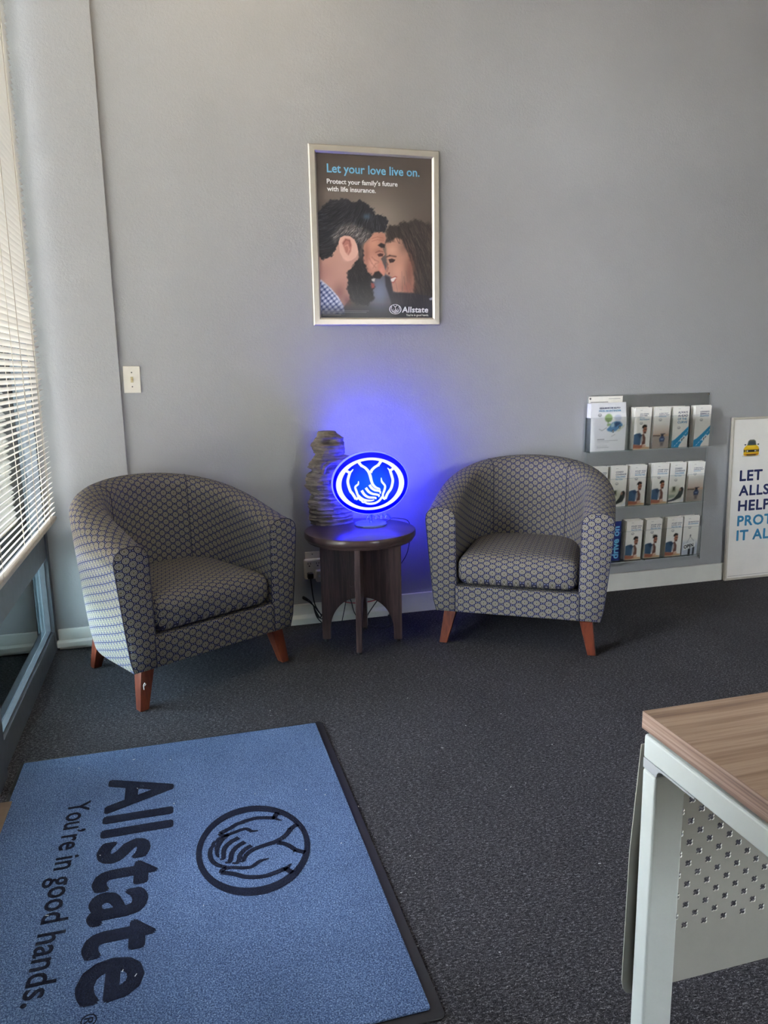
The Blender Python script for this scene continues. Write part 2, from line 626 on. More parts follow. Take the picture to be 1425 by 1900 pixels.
WALLROT = (math.pi / 2, 0, 0)      # XY lettering plane stood up against the back wall, facing the room

# emblem strokes traced in the lit sign's own units; ring semi-axes 525 x 400
EMB = [
    ([(340, 420), (405, 455)], 40), ([(398, 462), (430, 435), (458, 402)], (34, 26, 8)),
    ([(408, 448), (384, 520), (370, 600), (402, 725), (440, 780), (488, 862)], 42),
    ([(486, 864), (515, 850), (528, 825)], (36, 36, 30)),
    ([(532, 588), (526, 635), (482, 674), (496, 735), (508, 775), (528, 832)], (12, 30, 32, 36, 36, 34)),
    ([(540, 296), (578, 350), (640, 392), (690, 452), (715, 520), (730, 590), (756, 655), (800, 700), (858, 722)], (46, 40, 40, 44, 46, 42, 40, 36, 24)),
    ([(576, 350), (572, 376)], (20, 12)),
    ([(888, 296), (842, 355), (782, 392), (742, 430), (722, 470)], (46, 40, 40, 42, 44)),
    ([(842, 355), (858, 378)], (24, 12)),
    ([(858, 720), (862, 745)], (22, 14)),
    ([(700, 652), (730, 700), (780, 738), (838, 752), (866, 770), (860, 800)], (40, 40, 36, 34, 28, 14)),
    ([(642, 694), (684, 755), (742, 792), (812, 808), (846, 822), (836, 848)], (42, 40, 36, 34, 28, 14)),
    ([(578, 732), (618, 798), (680, 842), (752, 852), (794, 858), (790, 878)], (42, 40, 36, 34, 28, 14)),
    ([(520, 800), (572, 855), (640, 888), (720, 896), (772, 886)], (30, 40, 38, 26, 12)),
    ([(538, 846), (545, 872), (575, 890), (590, 912), (625, 918), (652, 934), (715, 944), (790, 934), (850, 900), (892, 846)], (20, 26, 26, 28, 28, 30, 34, 34, 34, 34)),
    ([(884, 550), (892, 612), (940, 680), (928, 750), (908, 800), (902, 850)], (10, 32, 34, 36, 34, 36)),
    ([(902, 846), (918, 874), (942, 880)], (34, 34, 34)),
    ([(940, 880), (978, 800), (1035, 720), (1062, 612), (1050, 540), (1024, 455)], 42),
    ([(1020, 455), (1082, 415)], 40), ([(1030, 462), (1008, 436), (982, 406)], (34, 26, 8)),
]
def emblem_mesh(semi, extrude=0.0, k=1.0, ring=True):
    s = semi / 525.0
    mb = MB()
    def P(x, y, z=0.0):
        return ((x - 715) * s, (640 - y) * s, z)
    def spline(pts, ws):
        pts = [np.array(p, float) for p in pts]
        q = [pts[0]] + pts + [pts[-1]]
        out, wo = [], []
        for i in range(1, len(q) - 2):
            for j in range(4):
                t = j / 4
                a, b2, c, d = q[i - 1], q[i], q[i + 1], q[i + 2]
                out.append(0.5 * ((2 * b2) + (-a + c) * t + (2 * a - 5 * b2 + 4 * c - d) * t * t + (-a + 3 * b2 - 3 * c + d) * t ** 3))
                wo.append(ws[i - 1] * (1 - t) + ws[i] * t)
        out.append(pts[-1]); wo.append(ws[-1])
        return out, wo
    for pts, w in EMB:
        ws = list(w) if isinstance(w, tuple) else [w] * len(pts)
        c, wo = spline(pts, ws)
        L, R2 = [], []
        for i in range(len(c)):
            t = c[min(i + 1, len(c) - 1)] - c[max(i - 1, 0)]
            t = t / (np.linalg.norm(t) + 1e-9)
            nrm = np.array([-t[1], t[0]]) * wo[i] * 0.5 * k
            L.append(P(*(c[i] + nrm), extrude)); R2.append(P(*(c[i] - nrm), extrude))
        mb.grid([L, R2])
    if ring:
        n = 72
        o_, i_ = [], []
        for j in range(n + 1):
            a = 2 * math.pi * j / n
            o_.append(P(715 + 525 * math.cos(a), 640 - 400 * math.sin(a), extrude))
            i_.append(P(715 + 443 * math.cos(a), 640 - 361 * math.sin(a), extrude))
        mb.grid([o_, i_])
    me = bpy.data.meshes.new('emblem')
    me.from_pydata(mb.v, [], mb.f)
    bm = bmesh.new()
    bm.from_mesh(me)
    for f in bm.faces:
        f.normal_update()
        if f.normal.z < 0:
            f.normal_flip()
    bm.to_mesh(me)
    bm.free()
    return me

# ---- soft polygon painter for printed pictures (flat print only)
def sd_poly(X, Y, poly):
    d = np.full(X.shape, 1e18)
    inside = np.zeros(X.shape, bool)
    n = len(poly)
    for i in range(n):
        x0, y0 = poly[i]
        x1, y1 = poly[(i + 1) % n]
        ex, ey = x1 - x0, y1 - y0
        t = np.clip(((X - x0) * ex + (Y - y0) * ey) / (ex * ex + ey * ey + 1e-12), 0, 1)
        d = np.minimum(d, (X - x0 - t * ex) ** 2 + (Y - y0 - t * ey) ** 2)
        c = (y0 > Y) != (y1 > Y)
        xi = x0 + (Y - y0) * ex / (ey if abs(ey) > 1e-12 else 1e-12)
        inside ^= c & (X < xi)
    d = np.sqrt(d)
    return np.where(inside, -d, d)

class Art:
    def __init__(self, X, Y, base):
        self.X, self.Y = X, Y
        self.c = np.zeros(X.shape + (3,)) + np.array(base, float)
    def over(self, a, col):
        a = np.clip(a, 0, 1)[..., None]
        self.c = self.c * (1 - a) + np.asarray(col, float) * a
    def poly(self, pts, col, soft=6.0, op=1.0, warp=0.0):
        X, Y = self.X, self.Y
        if warp:
            wx = np.sin(Y * 0.045 + 1.3 * np.sin(X * 0.031)) + 0.6 * np.sin(Y * 0.13 + X * 0.07) + 0.4 * np.sin(X * 0.21 - Y * 0.17)
            wy = np.sin(X * 0.047 + 1.1 * np.sin(Y * 0.027)) + 0.6 * np.sin(X * 0.12 - Y * 0.06) + 0.4 * np.sin(X * 0.19 + Y * 0.23)
            X, Y = X + wx * warp, Y + wy * warp
        self.over(np.clip(0.5 - sd_poly(X, Y, pts) / soft, 0, 1) * op, col)
    def blob(self, x, y, rx, ry, col, op=1.0):
        self.over(np.exp(-(((self.X - x) / rx) ** 2 + ((self.Y - y) / ry) ** 2)) * op, col)
    def disc(self, x, y, rx, ry, col, soft=0.25):
        r = np.sqrt(((self.X - x) / rx) ** 2 + ((self.Y - y) / ry) ** 2)
        self.over((1 - r) / soft + 0.5, col)
    def line(self, pts, w, col, op=1.0):
        for (x0, y0), (x1, y1) in zip(pts[:-1], pts[1:]):
            ex, ey = x1 - x0, y1 - y0
            t = np.clip(((self.X - x0) * ex + (self.Y - y0) * ey) / (ex * ex + ey * ey + 1e-12), 0, 1)
            d = np.hypot(self.X - x0 - t * ex, self.Y - y0 - t * ey)
            self.over(np.clip(1.0 - d / w, 0, 1) * op, col)
    def strands(self, poly, col, ang, n, length, w, op, seed):
        r = np.random.default_rng(seed)
        p = np.array(poly)
        lo, hi = p.min(0), p.max(0)
        k = 0
        while k < n:
            q = lo + r.random(2) * (hi - lo)
            if sd_poly(np.array([q[0]]), np.array([q[1]]), poly)[0] > -4:
                k += 0.2
                continue
            a = ang(q[0], q[1]) + r.normal(0, 0.15)
            L = length * (0.5 + r.random())
            x1, y1 = q[0] + math.cos(a) * L, q[1] + math.sin(a) * L
            b0 = (self.X > min(q[0], x1) - w) & (self.X < max(q[0], x1) + w) & (self.Y > min(q[1], y1) - w) & (self.Y < max(q[1], y1) + w)
            if b0.any():
                X, Y = self.X[b0], self.Y[b0]
                ex, ey = x1 - q[0], y1 - q[1]
                t = np.clip(((X - q[0]) * ex + (Y - q[1]) * ey) / (ex * ex + ey * ey), 0, 1)
                d = np.hypot(X - q[0] - t * ex, Y - q[1] - t * ey)
                al = (np.clip(1 - d / w, 0, 1) * op * np.clip(-sd_poly(X, Y, poly) / 10, 0, 1))[:, None]
                self.c[b0] = self.c[b0] * (1 - al) + np.asarray(col, float) * al
            k += 1

def art_mesh(name, cols, w, h, bend=None):
    """picture as a fine grid mesh w x h in the XY plane with its ink stored per vertex (row 0 at the bottom)"""
    nr, nc = cols.shape[:2]
    c = np.clip(cols, 0, 255) / 255.0
    c = np.where(c <= 0.04045, c / 12.92, ((c + 0.055) / 1.055) ** 2.4)
    xs = np.linspace(0, w, nc)
    ys = np.linspace(0, h, nr)
    vs = [(float(x), float(y), float(bend(x / w, y / h)) if bend else 0.0) for y in ys for x in xs]
    fs = [(i * nc + j, i * nc + j + 1, (i + 1) * nc + j + 1, (i + 1) * nc + j) for i in range(nr - 1) for j in range(nc - 1)]
    me = bpy.data.meshes.new(name)
    me.from_pydata(vs, [], fs)
    at = me.color_attributes.new('ink', 'FLOAT_COLOR', 'POINT')
    buf = np.ones((nr * nc, 4), np.float32)
    buf[:, :3] = c.reshape(-1, 3)
    at.data.foreach_set('color', buf.ravel())
    return me

# ================================================================== THE ROOM
HC, XR, YB = 3.25, 6.2, -7.2
struct('floor', MB().box(-0.099, XR, YB, 0.0, -0.10, 0.0), M['carpet'], 'charcoal heathered loop carpet')
struct('ceiling', MB().box(-0.12, XR + 0.1, YB - 0.1, 0.3, HC, HC + 0.15), M['ceiling'], 'white ceiling')
struct('wall_back', MB().box(0.0, XR + 0.1, 0.0, 0.12, -0.1, HC), M['wall'], 'grey textured back wall')
struct('wall_column', MB().box(0.004, 0.357, -0.013, -0.0005, 0.0, HC), M['wall'], 'grey furred-out strip of wall beside the window', bevel=0.003)
struct('wall_right', MB().box(XR, XR + 0.1, YB, 0.0, -0.1, HC), M['wall'], 'grey right wall')
WX0, WX1, WZ0, WZ1 = 2.8, 3.75, 0.45, 2.30
wr = MB()
wr.box(-0.12, WX0, YB - 0.1, YB, -0.1, HC)
wr.box(WX1, XR + 0.1, YB - 0.1, YB, -0.1, HC)
wr.box(WX0, WX1, YB - 0.1, YB, -0.1, WZ0)
wr.box(WX0, WX1, YB - 0.1, YB, WZ1, HC)
struct('wall_rear', wr, M['wall'], 'grey rear wall with an added window')
wl = MB()
wl.box(-0.10, 0.0, YB, 0.0, 3.02, HC)
wl.box(-0.10, 0.0, YB, -2.32, -0.1, 3.02)
struct('wall_left', wl, M['wall'], 'window wall header and end pier')
bb = MB()
bb.box(0.357, XR, -0.014, -0.0005, 0.0, 0.097)
struct('baseboard_back', bb, M['trim_white'], 'tall white baseboard along the back wall', bevel=0.003)
struct('trim_1', MB().prism([(-0.0145, 0.0), (-0.030, 0.0), (-0.030, 0.030), (-0.0145, 0.046)], 'x', 0.36, 1.52), M['trim_white'],
       'white shoe moulding in front of the baseboard', bevel=0.002)
struct('baseboard_column', MB().box(0.012, 0.356, -0.027, -0.0135, 0.0, 0.094), M['trim_white'], 'white baseboard under the wall strip', bevel=0.003)
struct('trim_2', MB().prism([(-0.0275, 0.02), (-0.046, 0.016), (-0.046, 0.038), (-0.0275, 0.046)], 'x', -0.004, 0.352), M['trim_white'],
       'white shoe moulding at the window corner', bevel=0.002)

# window 1: dark aluminium shopfront frame with a lower tinted light and a tall upper light
w1 = struct('window_1', None, None, 'dark aluminium framed shopfront window')
f1 = MB()
f1.box(-0.055, 0.006, -0.058, -0.0005, 0.0, 3.02)            # jamb by the wall strip
f1.box(-0.055, 0.012, -1.25, -1.125, 0.0, 3.02)              # post by the door
f1.box(-0.055, 0.0, -1.125, -0.058, 0.0, 0.095)              # bottom rail
f1.box(-0.055, 0.0, -1.125, -0.058, 0.425, 0.548)            # transom
f1.box(-0.055, 0.0, -1.125, -0.058, 2.95, 3.02)              # head
obj('window_frame', f1, M['dark_alu'], w1, bevel=0.002)
st = MB()
st.box(-0.028, -0.010, -1.124, -0.066, 0.095, 0.103)
st.box(-0.028, -0.010, -0.066, -0.0585, 0.0955, 0.4245)
st.box(-0.028, -0.010, -1.124, -0.066, 0.417, 0.425)
obj('glazing_bead', st, M['dark_alu'], w1)
obj('pane', MB().box(-0.036, -0.030, -1.124, -0.059, 0.096, 0.424), M['glass_tint'], w1)
obj('pane', MB().box(-0.036, -0.030, -1.124, -0.059, 0.549, 2.949), M['glass'], w1)

# door 1: further along the same glazed wall, behind the photographer's left shoulder
d1 = struct('door_1', None, None, 'glazed shop door in dark aluminium frame')
f2 = MB()
f2.box(-0.10, 0.0, -2.32, -2.22, 0.0, 3.02)
f2.box(-0.10, 0.0, -2.22, -1.25, 2.25, 2.35)
f2.box(-0.07, -0.025, -1.36, -1.255, 0.02, 2.24)
f2.box(-0.07, -0.025, -2.215, -2.11, 0.02, 2.24)
f2.box(-0.07, -0.025, -2.11, -1.36, 0.02, 0.25)
f2.box(-0.07, -0.025, -2.11, -1.36, 2.12, 2.24)
obj('door_frame', f2, M['dark_alu'], d1, bevel=0.002)
obj('pane', MB().box(-0.050, -0.044, -2.109, -1.361, 0.251, 2.119), M['glass'], d1)
obj('pane', MB().box(-0.050, -0.044, -2.219, -1.251, 2.351, 3.019), M['glass'], d1)
hd = MB().tube([(-0.025, -1.42, 0.9), (0.03, -1.42, 0.9), (0.03, -1.42, 1.25), (-0.025, -1.42, 1.25)], 0.012, 10)
obj('door_handle', hd, M['screw'], d1, smooth=True)
struct('trim_3', MB().box(-0.12, 0.056, -2.2, -1.30, 0.001, 0.012), M['threshold'], 'worn wooden door threshold', bevel=0.002)
w2 = struct('fill_window', None, None, 'window added in the unseen rear wall for fill light')  # unseen rear window, added and sized to fill the room from behind
f3 = MB()
f3.box(WX0, WX1, YB - 0.09, YB - 0.01, WZ0, WZ0 + 0.06)
f3.box(WX0, WX1, YB - 0.09, YB - 0.01, WZ1 - 0.06, WZ1)
for xx in (WX0, (WX0 + WX1) / 2 - 0.03, WX1 - 0.06):
    f3.box(xx, xx + 0.06, YB - 0.09, YB - 0.01, WZ0 + 0.06, WZ1 - 0.06)
obj('window_frame', f3, M['dark_alu'], w2)
for xa, xb in ((WX0 + 0.06, (WX0 + WX1) / 2 - 0.03), ((WX0 + WX1) / 2 + 0.03, WX1 - 0.06)):
    obj('pane', MB().box(xa + 0.001, xb - 0.001, YB - 0.053, YB - 0.047, WZ0 + 0.061, WZ1 - 0.061), M['glass'], w2)
# ------------------------------------------------------------------ recessed ceiling lights (above the frame)
M['lamp_diffuser'] = emit('warm_lamp_diffuser', (1.0, 0.78, 0.46, 1), 5.4)
for (lx, ly, where) in ((0.95, -0.95, 'nearest the window corner'), (4.2, -4.3, 'behind the desk')):
    cl = thing('ceiling_light', 'recessed ceiling light ' + where, 'ceiling light', (lx, ly, HC), group='recessed ceiling lights')
    fr_ = MB()
    fr_.box(-0.32, -0.29, -0.62, 0.62, -0.02, -0.0005)
    fr_.box(0.29, 0.32, -0.62, 0.62, -0.02, -0.0005)
    fr_.box(-0.29, 0.29, -0.62, -0.59, -0.02, -0.0005)
    fr_.box(-0.29, 0.29, 0.59, 0.62, -0.02, -0.0005)
    obj('lamp_frame', fr_, M['trim_white'], cl)
    obj('diffuser', MB().box(-0.289, 0.289, -0.589, 0.589, -0.014, -0.004), M['lamp_diffuser'], cl)

# ------------------------------------------------------------------ outdoors
struct('pavement', MB().box(-45, 45, -45, 40, -0.2, -0.105), M['concrete'], 'pale sunlit pavement outside')
bp = MB()
bp.box(-0.115, -0.001, 0.002, 2.2, -0.105, 3.6)
tag(obj('brick_pier', bp, M['brick']), 'brown brick pier outside the window behind the blind', 'pier')
nb = thing('neighbouring_building', 'cream stucco shop building across the pavement outside', 'building', (-13.0, 9.0, -0.105))
obj('wall', MB().box(-6, 5.5, 0, 6, 0.002, 5.5), M['stucco'], nb)
obj('roof', MB().box(-6.3, 5.8, -0.3, 6.3, 5.502, 5.9), M['rail_beige'], nb)
for k in range(4):
    wn_ = obj('window', MB().box(-5.2 + 2.7 * k, -3.4 + 2.7 * k, -0.06, 0.05, 0.9, 2.9), M['trim_white'], nb)
    obj('pane', MB().box(-5.1 + 2.7 * k, -3.5 + 2.7 * k, -0.075, -0.055, 1.0, 2.8), M['shade_glass'], wn_)
# ------------------------------------------------------------------ window blind
bl = thing('window_blind', 'white mini blind with tilted slats covering the upper window', 'blind', (0.046, -0.69, 0.598))
Y0, Y1 = -0.62, 0.628
W, NS = 0.0255, 6
def slat_mesh():
    mb = MB()
    top, bot = [], []
    for i in range(NS + 1):
        s = (i / NS - 0.5) * W
        c = 0.0022 * (1 - (2 * i / NS - 1) ** 2)
        top.append((s, c + 0.00025)); bot.append((s, c - 0.00025))
    ring = top + bot[::-1]
    mb.prism(ring, 'y', Y0, Y1)
    return mb.mesh('slat', smooth=0.6)
sm = slat_mesh()
TILT = math.radians(35)
NSLAT, PITCHZ = 110, 0.0214
for i in range(NSLAT):
    o = link('slat', sm, M['slat'], bl, (0, 0, 0.022 + i * PITCHZ), (random.gauss(0, 0.0012), -TILT + random.gauss(0, 0.02), 0))
obj('bottom_rail', MB().box(-0.011, 0.011, Y0 - 0.002, Y1 + 0.012, -0.006, 0.010), M['rail_beige'], bl, bevel=0.003)
obj('head_rail', MB().box(-0.02, 0.02, Y0, Y1, 0.022 + NSLAT * PITCHZ, 0.06 + NSLAT * PITCHZ), M['slat'], bl, bevel=0.002)
ztop = 0.022 + NSLAT * PITCHZ
for yy in (0.50, 0.05, -0.42):
    for sx in (-0.0125, 0.0125):
        obj('ladder_cord', MB().tube([(sx, yy, 0.008), (sx, yy, ztop)], 0.0009, 5), M['cord_white'], bl, smooth=True)
for yy in (0.44, 0.17):
    obj('lift_cord', MB().tube([(0.017, yy, 0.012), (0.0175, yy + 0.004, 0.9), (0.017, yy, ztop)], 0.0013, 5), M['rail_beige'], bl, smooth=True)

# ------------------------------------------------------------------ light switch
sw = thing('light_switch', 'white toggle light switch on the grey wall beside the window strip', 'switch', (0.404, 0.0, 1.172), rot=(0, math.radians(0.8), 0))
obj('switch_plate', MB().box(-0.035, 0.035, -0.006, -0.0006, -0.057, 0.057), M['white_plastic'], sw, bevel=0.0025)
obj('toggle_slot', MB().box(-0.0055, 0.0055, -0.0068, -0.0058, -0.0125, 0.0125), M['ivory'], sw)
obj('toggle', MB().prism([(-0.006, -0.006), (-0.016, -0.010), (-0.017, -0.003), (-0.006, 0.006)], 'x', -0.0045, 0.0045), M['ivory'], sw, bevel=0.001)
for zz in (0.030, -0.030):
    obj('screw', MB().lathe([(0.003, 0.0), (0.0028, 0.0012), (0.001, 0.0016)], 12), M['screw'], sw, loc=(0, -0.006, zz), rot=WALLROT)

# ------------------------------------------------------------------ framed poster
PX0, PX1, PZ0, PZ1 = 1.203, 1.802, 1.396, 2.161
po = thing('framed_poster', 'silver framed poster of a bearded man nose to nose with a girl', 'poster', (PX0, 0, PZ0))
pw, ph = PX1 - PX0, PZ1 - PZ0
FWD = 0.034
def frame_side(a, b2, c, d):
    """mitred bevelled rail: outer edge a->b, inner edge d->c (2D in x,z)"""
    mb = MB()
    def lerp(p, q, t):
        return (p[0] + (q[0] - p[0]) * t, p[1] + (q[1] - p[1]) * t)
    prof = [(0.0, -0.0008), (0.0, -0.011), (0.12, -0.0155), (0.78, -0.0165), (1.0, -0.0095), (1.0, -0.0008)]
    r0 = [(lerp(a, d, t)[0], y, lerp(a, d, t)[1]) for t, y in prof]
    r1 = [(lerp(b2, c, t)[0], y, lerp(b2, c, t)[1]) for t, y in prof]
    n = len(prof)
    mb.add(r0 + r1, [(i, (i + 1) % n, (i + 1) % n + n, i + n) for i in range(n)] + [tuple(range(n)), tuple(range(2 * n - 1, n - 1, -1))])
    return mb
O = [(0, 0), (pw, 0), (pw, ph), (0, ph)]
I = [(FWD, FWD), (pw - FWD, FWD), (pw - FWD, ph - FWD), (FWD, ph - FWD)]
for k in range(4):
    j = (k + 1) % 4
    obj('frame_rail', frame_side(O[k], O[j], I[j], I[k]), M['silver'], po)

# poster picture: traced in the units of an enlarged view, carried to the sheet by a homography
QUAD = [(232, 1682), (1252, 1680), (1247, 208), (175, 150)]           # bl, br, tr, tl
def homog(quad):
    A, bvec = [], []
    for (u, v), (x, y) in zip([(0, 0), (1, 0), (1, 1), (0, 1)], quad):
        A.append([u, v, 1, 0, 0, 0, -u * x, -v * x]); bvec.append(x)
        A.append([0, 0, 0, u, v, 1, -u * y, -v * y]); bvec.append(y)
    h = np.linalg.solve(np.array(A, float), np.array(bvec, float))
    return np.append(h, 1).reshape(3, 3)
def poster_art():
    H = homog(QUAD)
    nu, nv = 236, 312
    u, v = np.meshgrid(np.linspace(0, 1, nu), np.linspace(0, 1, nv))
    w_ = H[2, 0] * u + H[2, 1] * v + H[2, 2]
    X = (H[0, 0] * u + H[0, 1] * v + H[0, 2]) / w_
    Y = (H[1, 0] * u + H[1, 1] * v + H[1, 2]) / w_
    A = Art(X, Y, (70, 62, 58))
    A.blob(740, 760, 330, 260, (150, 138, 126), 0.9)
    A.blob(420, 560, 300, 150, (120, 110, 102), 0.5)
    A.blob(1150, 560, 300, 260, (88, 80, 74), 0.6)
    A.blob(760, 1420, 120, 190, (118, 126, 146), 0.95)
    A.over(np.clip((230 - Y) / 140, 0, 1) * 0.4, (48, 42, 40))
    # girl: hair, face
    gh = [(815, 1010), (812, 900), (850, 840), (900, 828), (960, 808), (1040, 785), (1130, 784), (1200, 815), (1262, 880), (1270, 1600),
          (1120, 1560), (1050, 1460), (1075, 1360), (1060, 1240), (1025, 1110), (960, 1010), (880, 985)]
    A.poly(gh, (50, 43, 41), 24, 1.0, 9)
    gf = [(815, 1000), (850, 982), (905, 940), (950, 960), (1000, 1050), (1040, 1160), (1068, 1300), (1062, 1440), (1000, 1436), (930, 1442), (885, 1428),
          (862, 1390), (868, 1352), (858, 1328), (866, 1304), (842, 1288), (815, 1276), (810, 1245), (832, 1190), (822, 1120)]
    A.poly(gf, (186, 138, 118), 18, 1.0, 2.5)
    A.blob(930, 1250, 60, 80, (212, 156, 134), 0.7)
    A.blob(1030, 1290, 50, 150, (112, 76, 66), 0.75)
    A.blob(985, 1030, 60, 60, (96, 70, 62), 0.6)
    A.blob(870, 1060, 60, 50, (214, 164, 140), 0.7)
    A.blob(1010, 1400, 70, 60, (140, 88, 76), 0.7)
    A.blob(1040, 1180, 40, 120, (120, 78, 66), 0.6)
    A.line([(822, 1118), (850, 1106), (905, 1114)], 12, (60, 40, 36), 0.8)
    A.poly([(838, 1140), (870, 1132), (902, 1144), (885, 1166), (852, 1172)], (52, 34, 34), 8)
    A.line([(820, 1180), (836, 1218), (826, 1250)], 10, (150, 96, 82), 0.8)
    A.poly([(836, 1262), (852, 1256), (850, 1278), (838, 1276)], (110, 62, 56), 6)
    A.poly([(858, 1316), (902, 1300), (906, 1312), (884, 1342), (864, 1340)], (236, 226, 220), 6)
    A.line([(858, 1312), (900, 1296), (915, 1300)], 7, (150, 74, 70), 0.9)
    A.line([(864, 1346), (886, 1350), (908, 1318)], 8, (170, 90, 84), 0.9)
    A.strands(gh, (92, 80, 74), lambda x, y: 1.2 + 0.0006 * (y - 1000), 150, 130, 4, 0.45, 3)
    A.strands(gh, (26, 22, 24), lambda x, y: 1.25, 130, 150, 5, 0.6, 4)
    A.poly([(806, 1285), (850, 1300), (874, 1390), (880, 1440), (1060, 1446), (1270, 1480), (1270, 1700), (880, 1700), (862, 1520), (815, 1380)], (44, 42, 50), 16, 0.95)
    A.strands([(880, 1300), (1250, 1000), (1250, 1600), (900, 1560)], (84, 74, 72), lambda x, y: 1.4, 50, 120, 4, 0.4, 5)
    A.poly([(1205, 1495), (1260, 1470), (1260, 1500), (1215, 1510)], (176, 176, 190), 8)
    # man: neck, shirt, face
    A.poly([(190, 1120), (310, 1120), (390, 1000), (560, 1040), (580, 1150), (500, 1240), (476, 1320), (490, 1500), (440, 1570), (380, 1480), (300, 1390), (190, 1310)], (190, 146, 130), 10)
    A.blob(250, 1260, 110, 120, (170, 122, 112), 0.7)
    A.blob(400, 1440, 60, 90, (120, 78, 74), 0.7)
    A.blob(470, 1520, 40, 60, (96, 60, 60), 0.7)
    face = [(650, 960), (680, 905), (760, 888), (808, 905), (814, 960), (806, 1000), (790, 1050), (806, 1092), (772, 1130), (795, 1195), (812, 1250),
            (804, 1286), (770, 1292), (700, 1295), (640, 1250), (612, 1160), (606, 1080), (622, 1000)]
    A.poly(face, (184, 132, 113), 10, 1.0, 2.0)
    A.blob(780, 960, 40, 60, (150, 100, 84), 0.5)
    A.blob(740, 1060, 40, 26, (150, 100, 84), 0.55)
    A.blob(655, 1210, 30, 60, (120, 78, 68), 0.5)
    A.blob(700, 1000, 60, 60, (206, 150, 126), 0.6)
    A.blob(690, 1180, 60, 60, (222, 166, 146), 0.8)
    A.blob(640, 1100, 26, 110, (140, 92, 80), 0.6)
    A.poly([(742, 1190), (776, 1150), (797, 1195), (812, 1250), (804, 1286), (766, 1278), (748, 1240)], (198, 134, 116), 14)
    A.blob(776, 1240, 18, 24, (222, 156, 140), 0.6)
    A.blob(742, 1262, 22, 16, (120, 72, 62), 0.6)
    A.poly([(742, 1012), (772, 990), (806, 1004), (806, 1034), (776, 1036)], (44, 34, 34), 10)
    A.poly([(738, 1096), (764, 1084), (794, 1090), (788, 1112), (752, 1116)], (74, 46, 44), 8)
    A.line([(724, 1078), (756, 1064), (790, 1072)], 8, (120, 74, 64), 0.8)
    A.line([(690, 1120), (716, 1146), (750, 1160)], 9, (144, 94, 80), 0.55)
    A.line([(666, 1130), (690, 1176), (726, 1216)], 9, (146, 96, 82), 0.45)
    A.line([(700, 1220), (722, 1180), (752, 1170)], 9, (150, 98, 84), 0.4)
    A.line([(690, 950), (740, 936), (790, 946)], 6, (150, 98, 84), 0.7)
    A.line([(690, 976), (740, 962), (796, 972)], 6, (150, 98, 84), 0.6)
    # hair and beard
    hair = [(190, 1090), (196, 800), (215, 700), (250, 640), (330, 602), (400, 588), (480, 600), (540, 618), (590, 604), (650, 640), (700, 690), (722, 726),
            (780, 732), (815, 765), (832, 820), (822, 880), (760, 892), (690, 908), (660, 960), (600, 1000), (560, 1060), (548, 1000), (515, 950),
            (470, 925), (412, 940), (390, 995), (352, 1070), (312, 1128), (250, 1136)]
    A.poly(hair, (36, 36, 42), 12, 1.0, 8)
    grey = [(320, 930), (400, 840), (500, 808), (610, 850), (680, 905), (655, 965), (592, 1005), (552, 975), (480, 918), (405, 932), (360, 1000)]
    A.poly(grey, (104, 97, 94), 40, 0.8)
    A.strands(grey, (188, 180, 172), lambda x, y: 2.4, 120, 46, 3.5, 0.55, 6)
    A.strands(grey, (50, 46, 48), lambda x, y: 2.4, 90, 46, 3.5, 0.6, 7)
    A.strands(hair, (86, 88, 98), lambda x, y: 2.9 - 0.003 * (x - 300), 170, 80, 4, 0.4, 8)
    A.strands(hair, (16, 16, 20), lambda x, y: 2.8 - 0.003 * (x - 300), 170, 90, 5, 0.55, 9)
    A.blob(640, 750, 36, 26, (96, 124, 150), 0.5)
    beard = [(560, 1040), (600, 1010), (612, 1090), (622, 1170), (650, 1245), (702, 1292), (690, 1330), (680, 1370), (712, 1396), (706, 1440), (704, 1510),
             (655, 1552), (570, 1556), (495, 1505), (474, 1420), (468, 1300), (482, 1232), (538, 1182), (572, 1120)]
    A.poly(beard, (33, 31, 35), 18, 1.0, 7)
    A.strands(beard, (84, 80, 82), lambda x, y: 1.3, 110, 36, 3, 0.4, 10)
    A.blob(592, 1080, 20, 60, (110, 96, 90), 0.5)
    A.poly([(692, 1300), (716, 1256), (752, 1246), (788, 1284), (764, 1316), (714, 1312)], (34, 28, 30), 12)
    A.poly([(686, 1318), (720, 1312), (714, 1342), (690, 1336)], (198, 190, 184), 8)
    A.poly([(680, 1352), (712, 1360), (714, 1396), (688, 1404)], (150, 82, 76), 10)
    # ear
    A.poly([(388, 985), (402, 944), (440, 925), (492, 930), (532, 962), (556, 1012), (568, 1072), (546, 1122), (505, 1152), (470, 1158), (428, 1130), (400, 1075)], (218, 172, 156), 8)
    A.poly([(420, 990), (448, 950), (490, 958), (508, 1010), (500, 1070), (478, 1104), (452, 1076)], (170, 112, 100), 14)
    A.line([(430, 1000), (454, 962), (488, 972), (494, 1020)], 9, (120, 72, 66), 0.8)
    A.line([(448, 1020), (470, 1010), (484, 1050), (470, 1090)], 9, (206, 152, 138), 0.8)
    A.blob(462, 1140, 26, 18, (226, 178, 164), 0.8)
    # plaid shirt
    sh = [(190, 1300), (240, 1340), (310, 1392), (380, 1470), (436, 1560), (450, 1640), (190, 1640)]
    a = np.clip(0.5 - sd_poly(X, Y, sh) / 8, 0, 1)
    q1 = (X * 0.62 + Y * 0.78) / 34.0
    q2 = (X * 0.78 - Y * 0.62) / 40.0
    chk = 0.5 * (np.sin(q1 * 2 * np.pi) > 0.1) + 0.5 * (np.sin(q2 * 2 * np.pi) > 0.1)
    shirt = np.array((206, 210, 224)) * (1 - chk[..., None]) + np.array((52, 66, 112)) * chk[..., None]
    A.c = A.c * (1 - a[..., None]) + shirt * a[..., None]
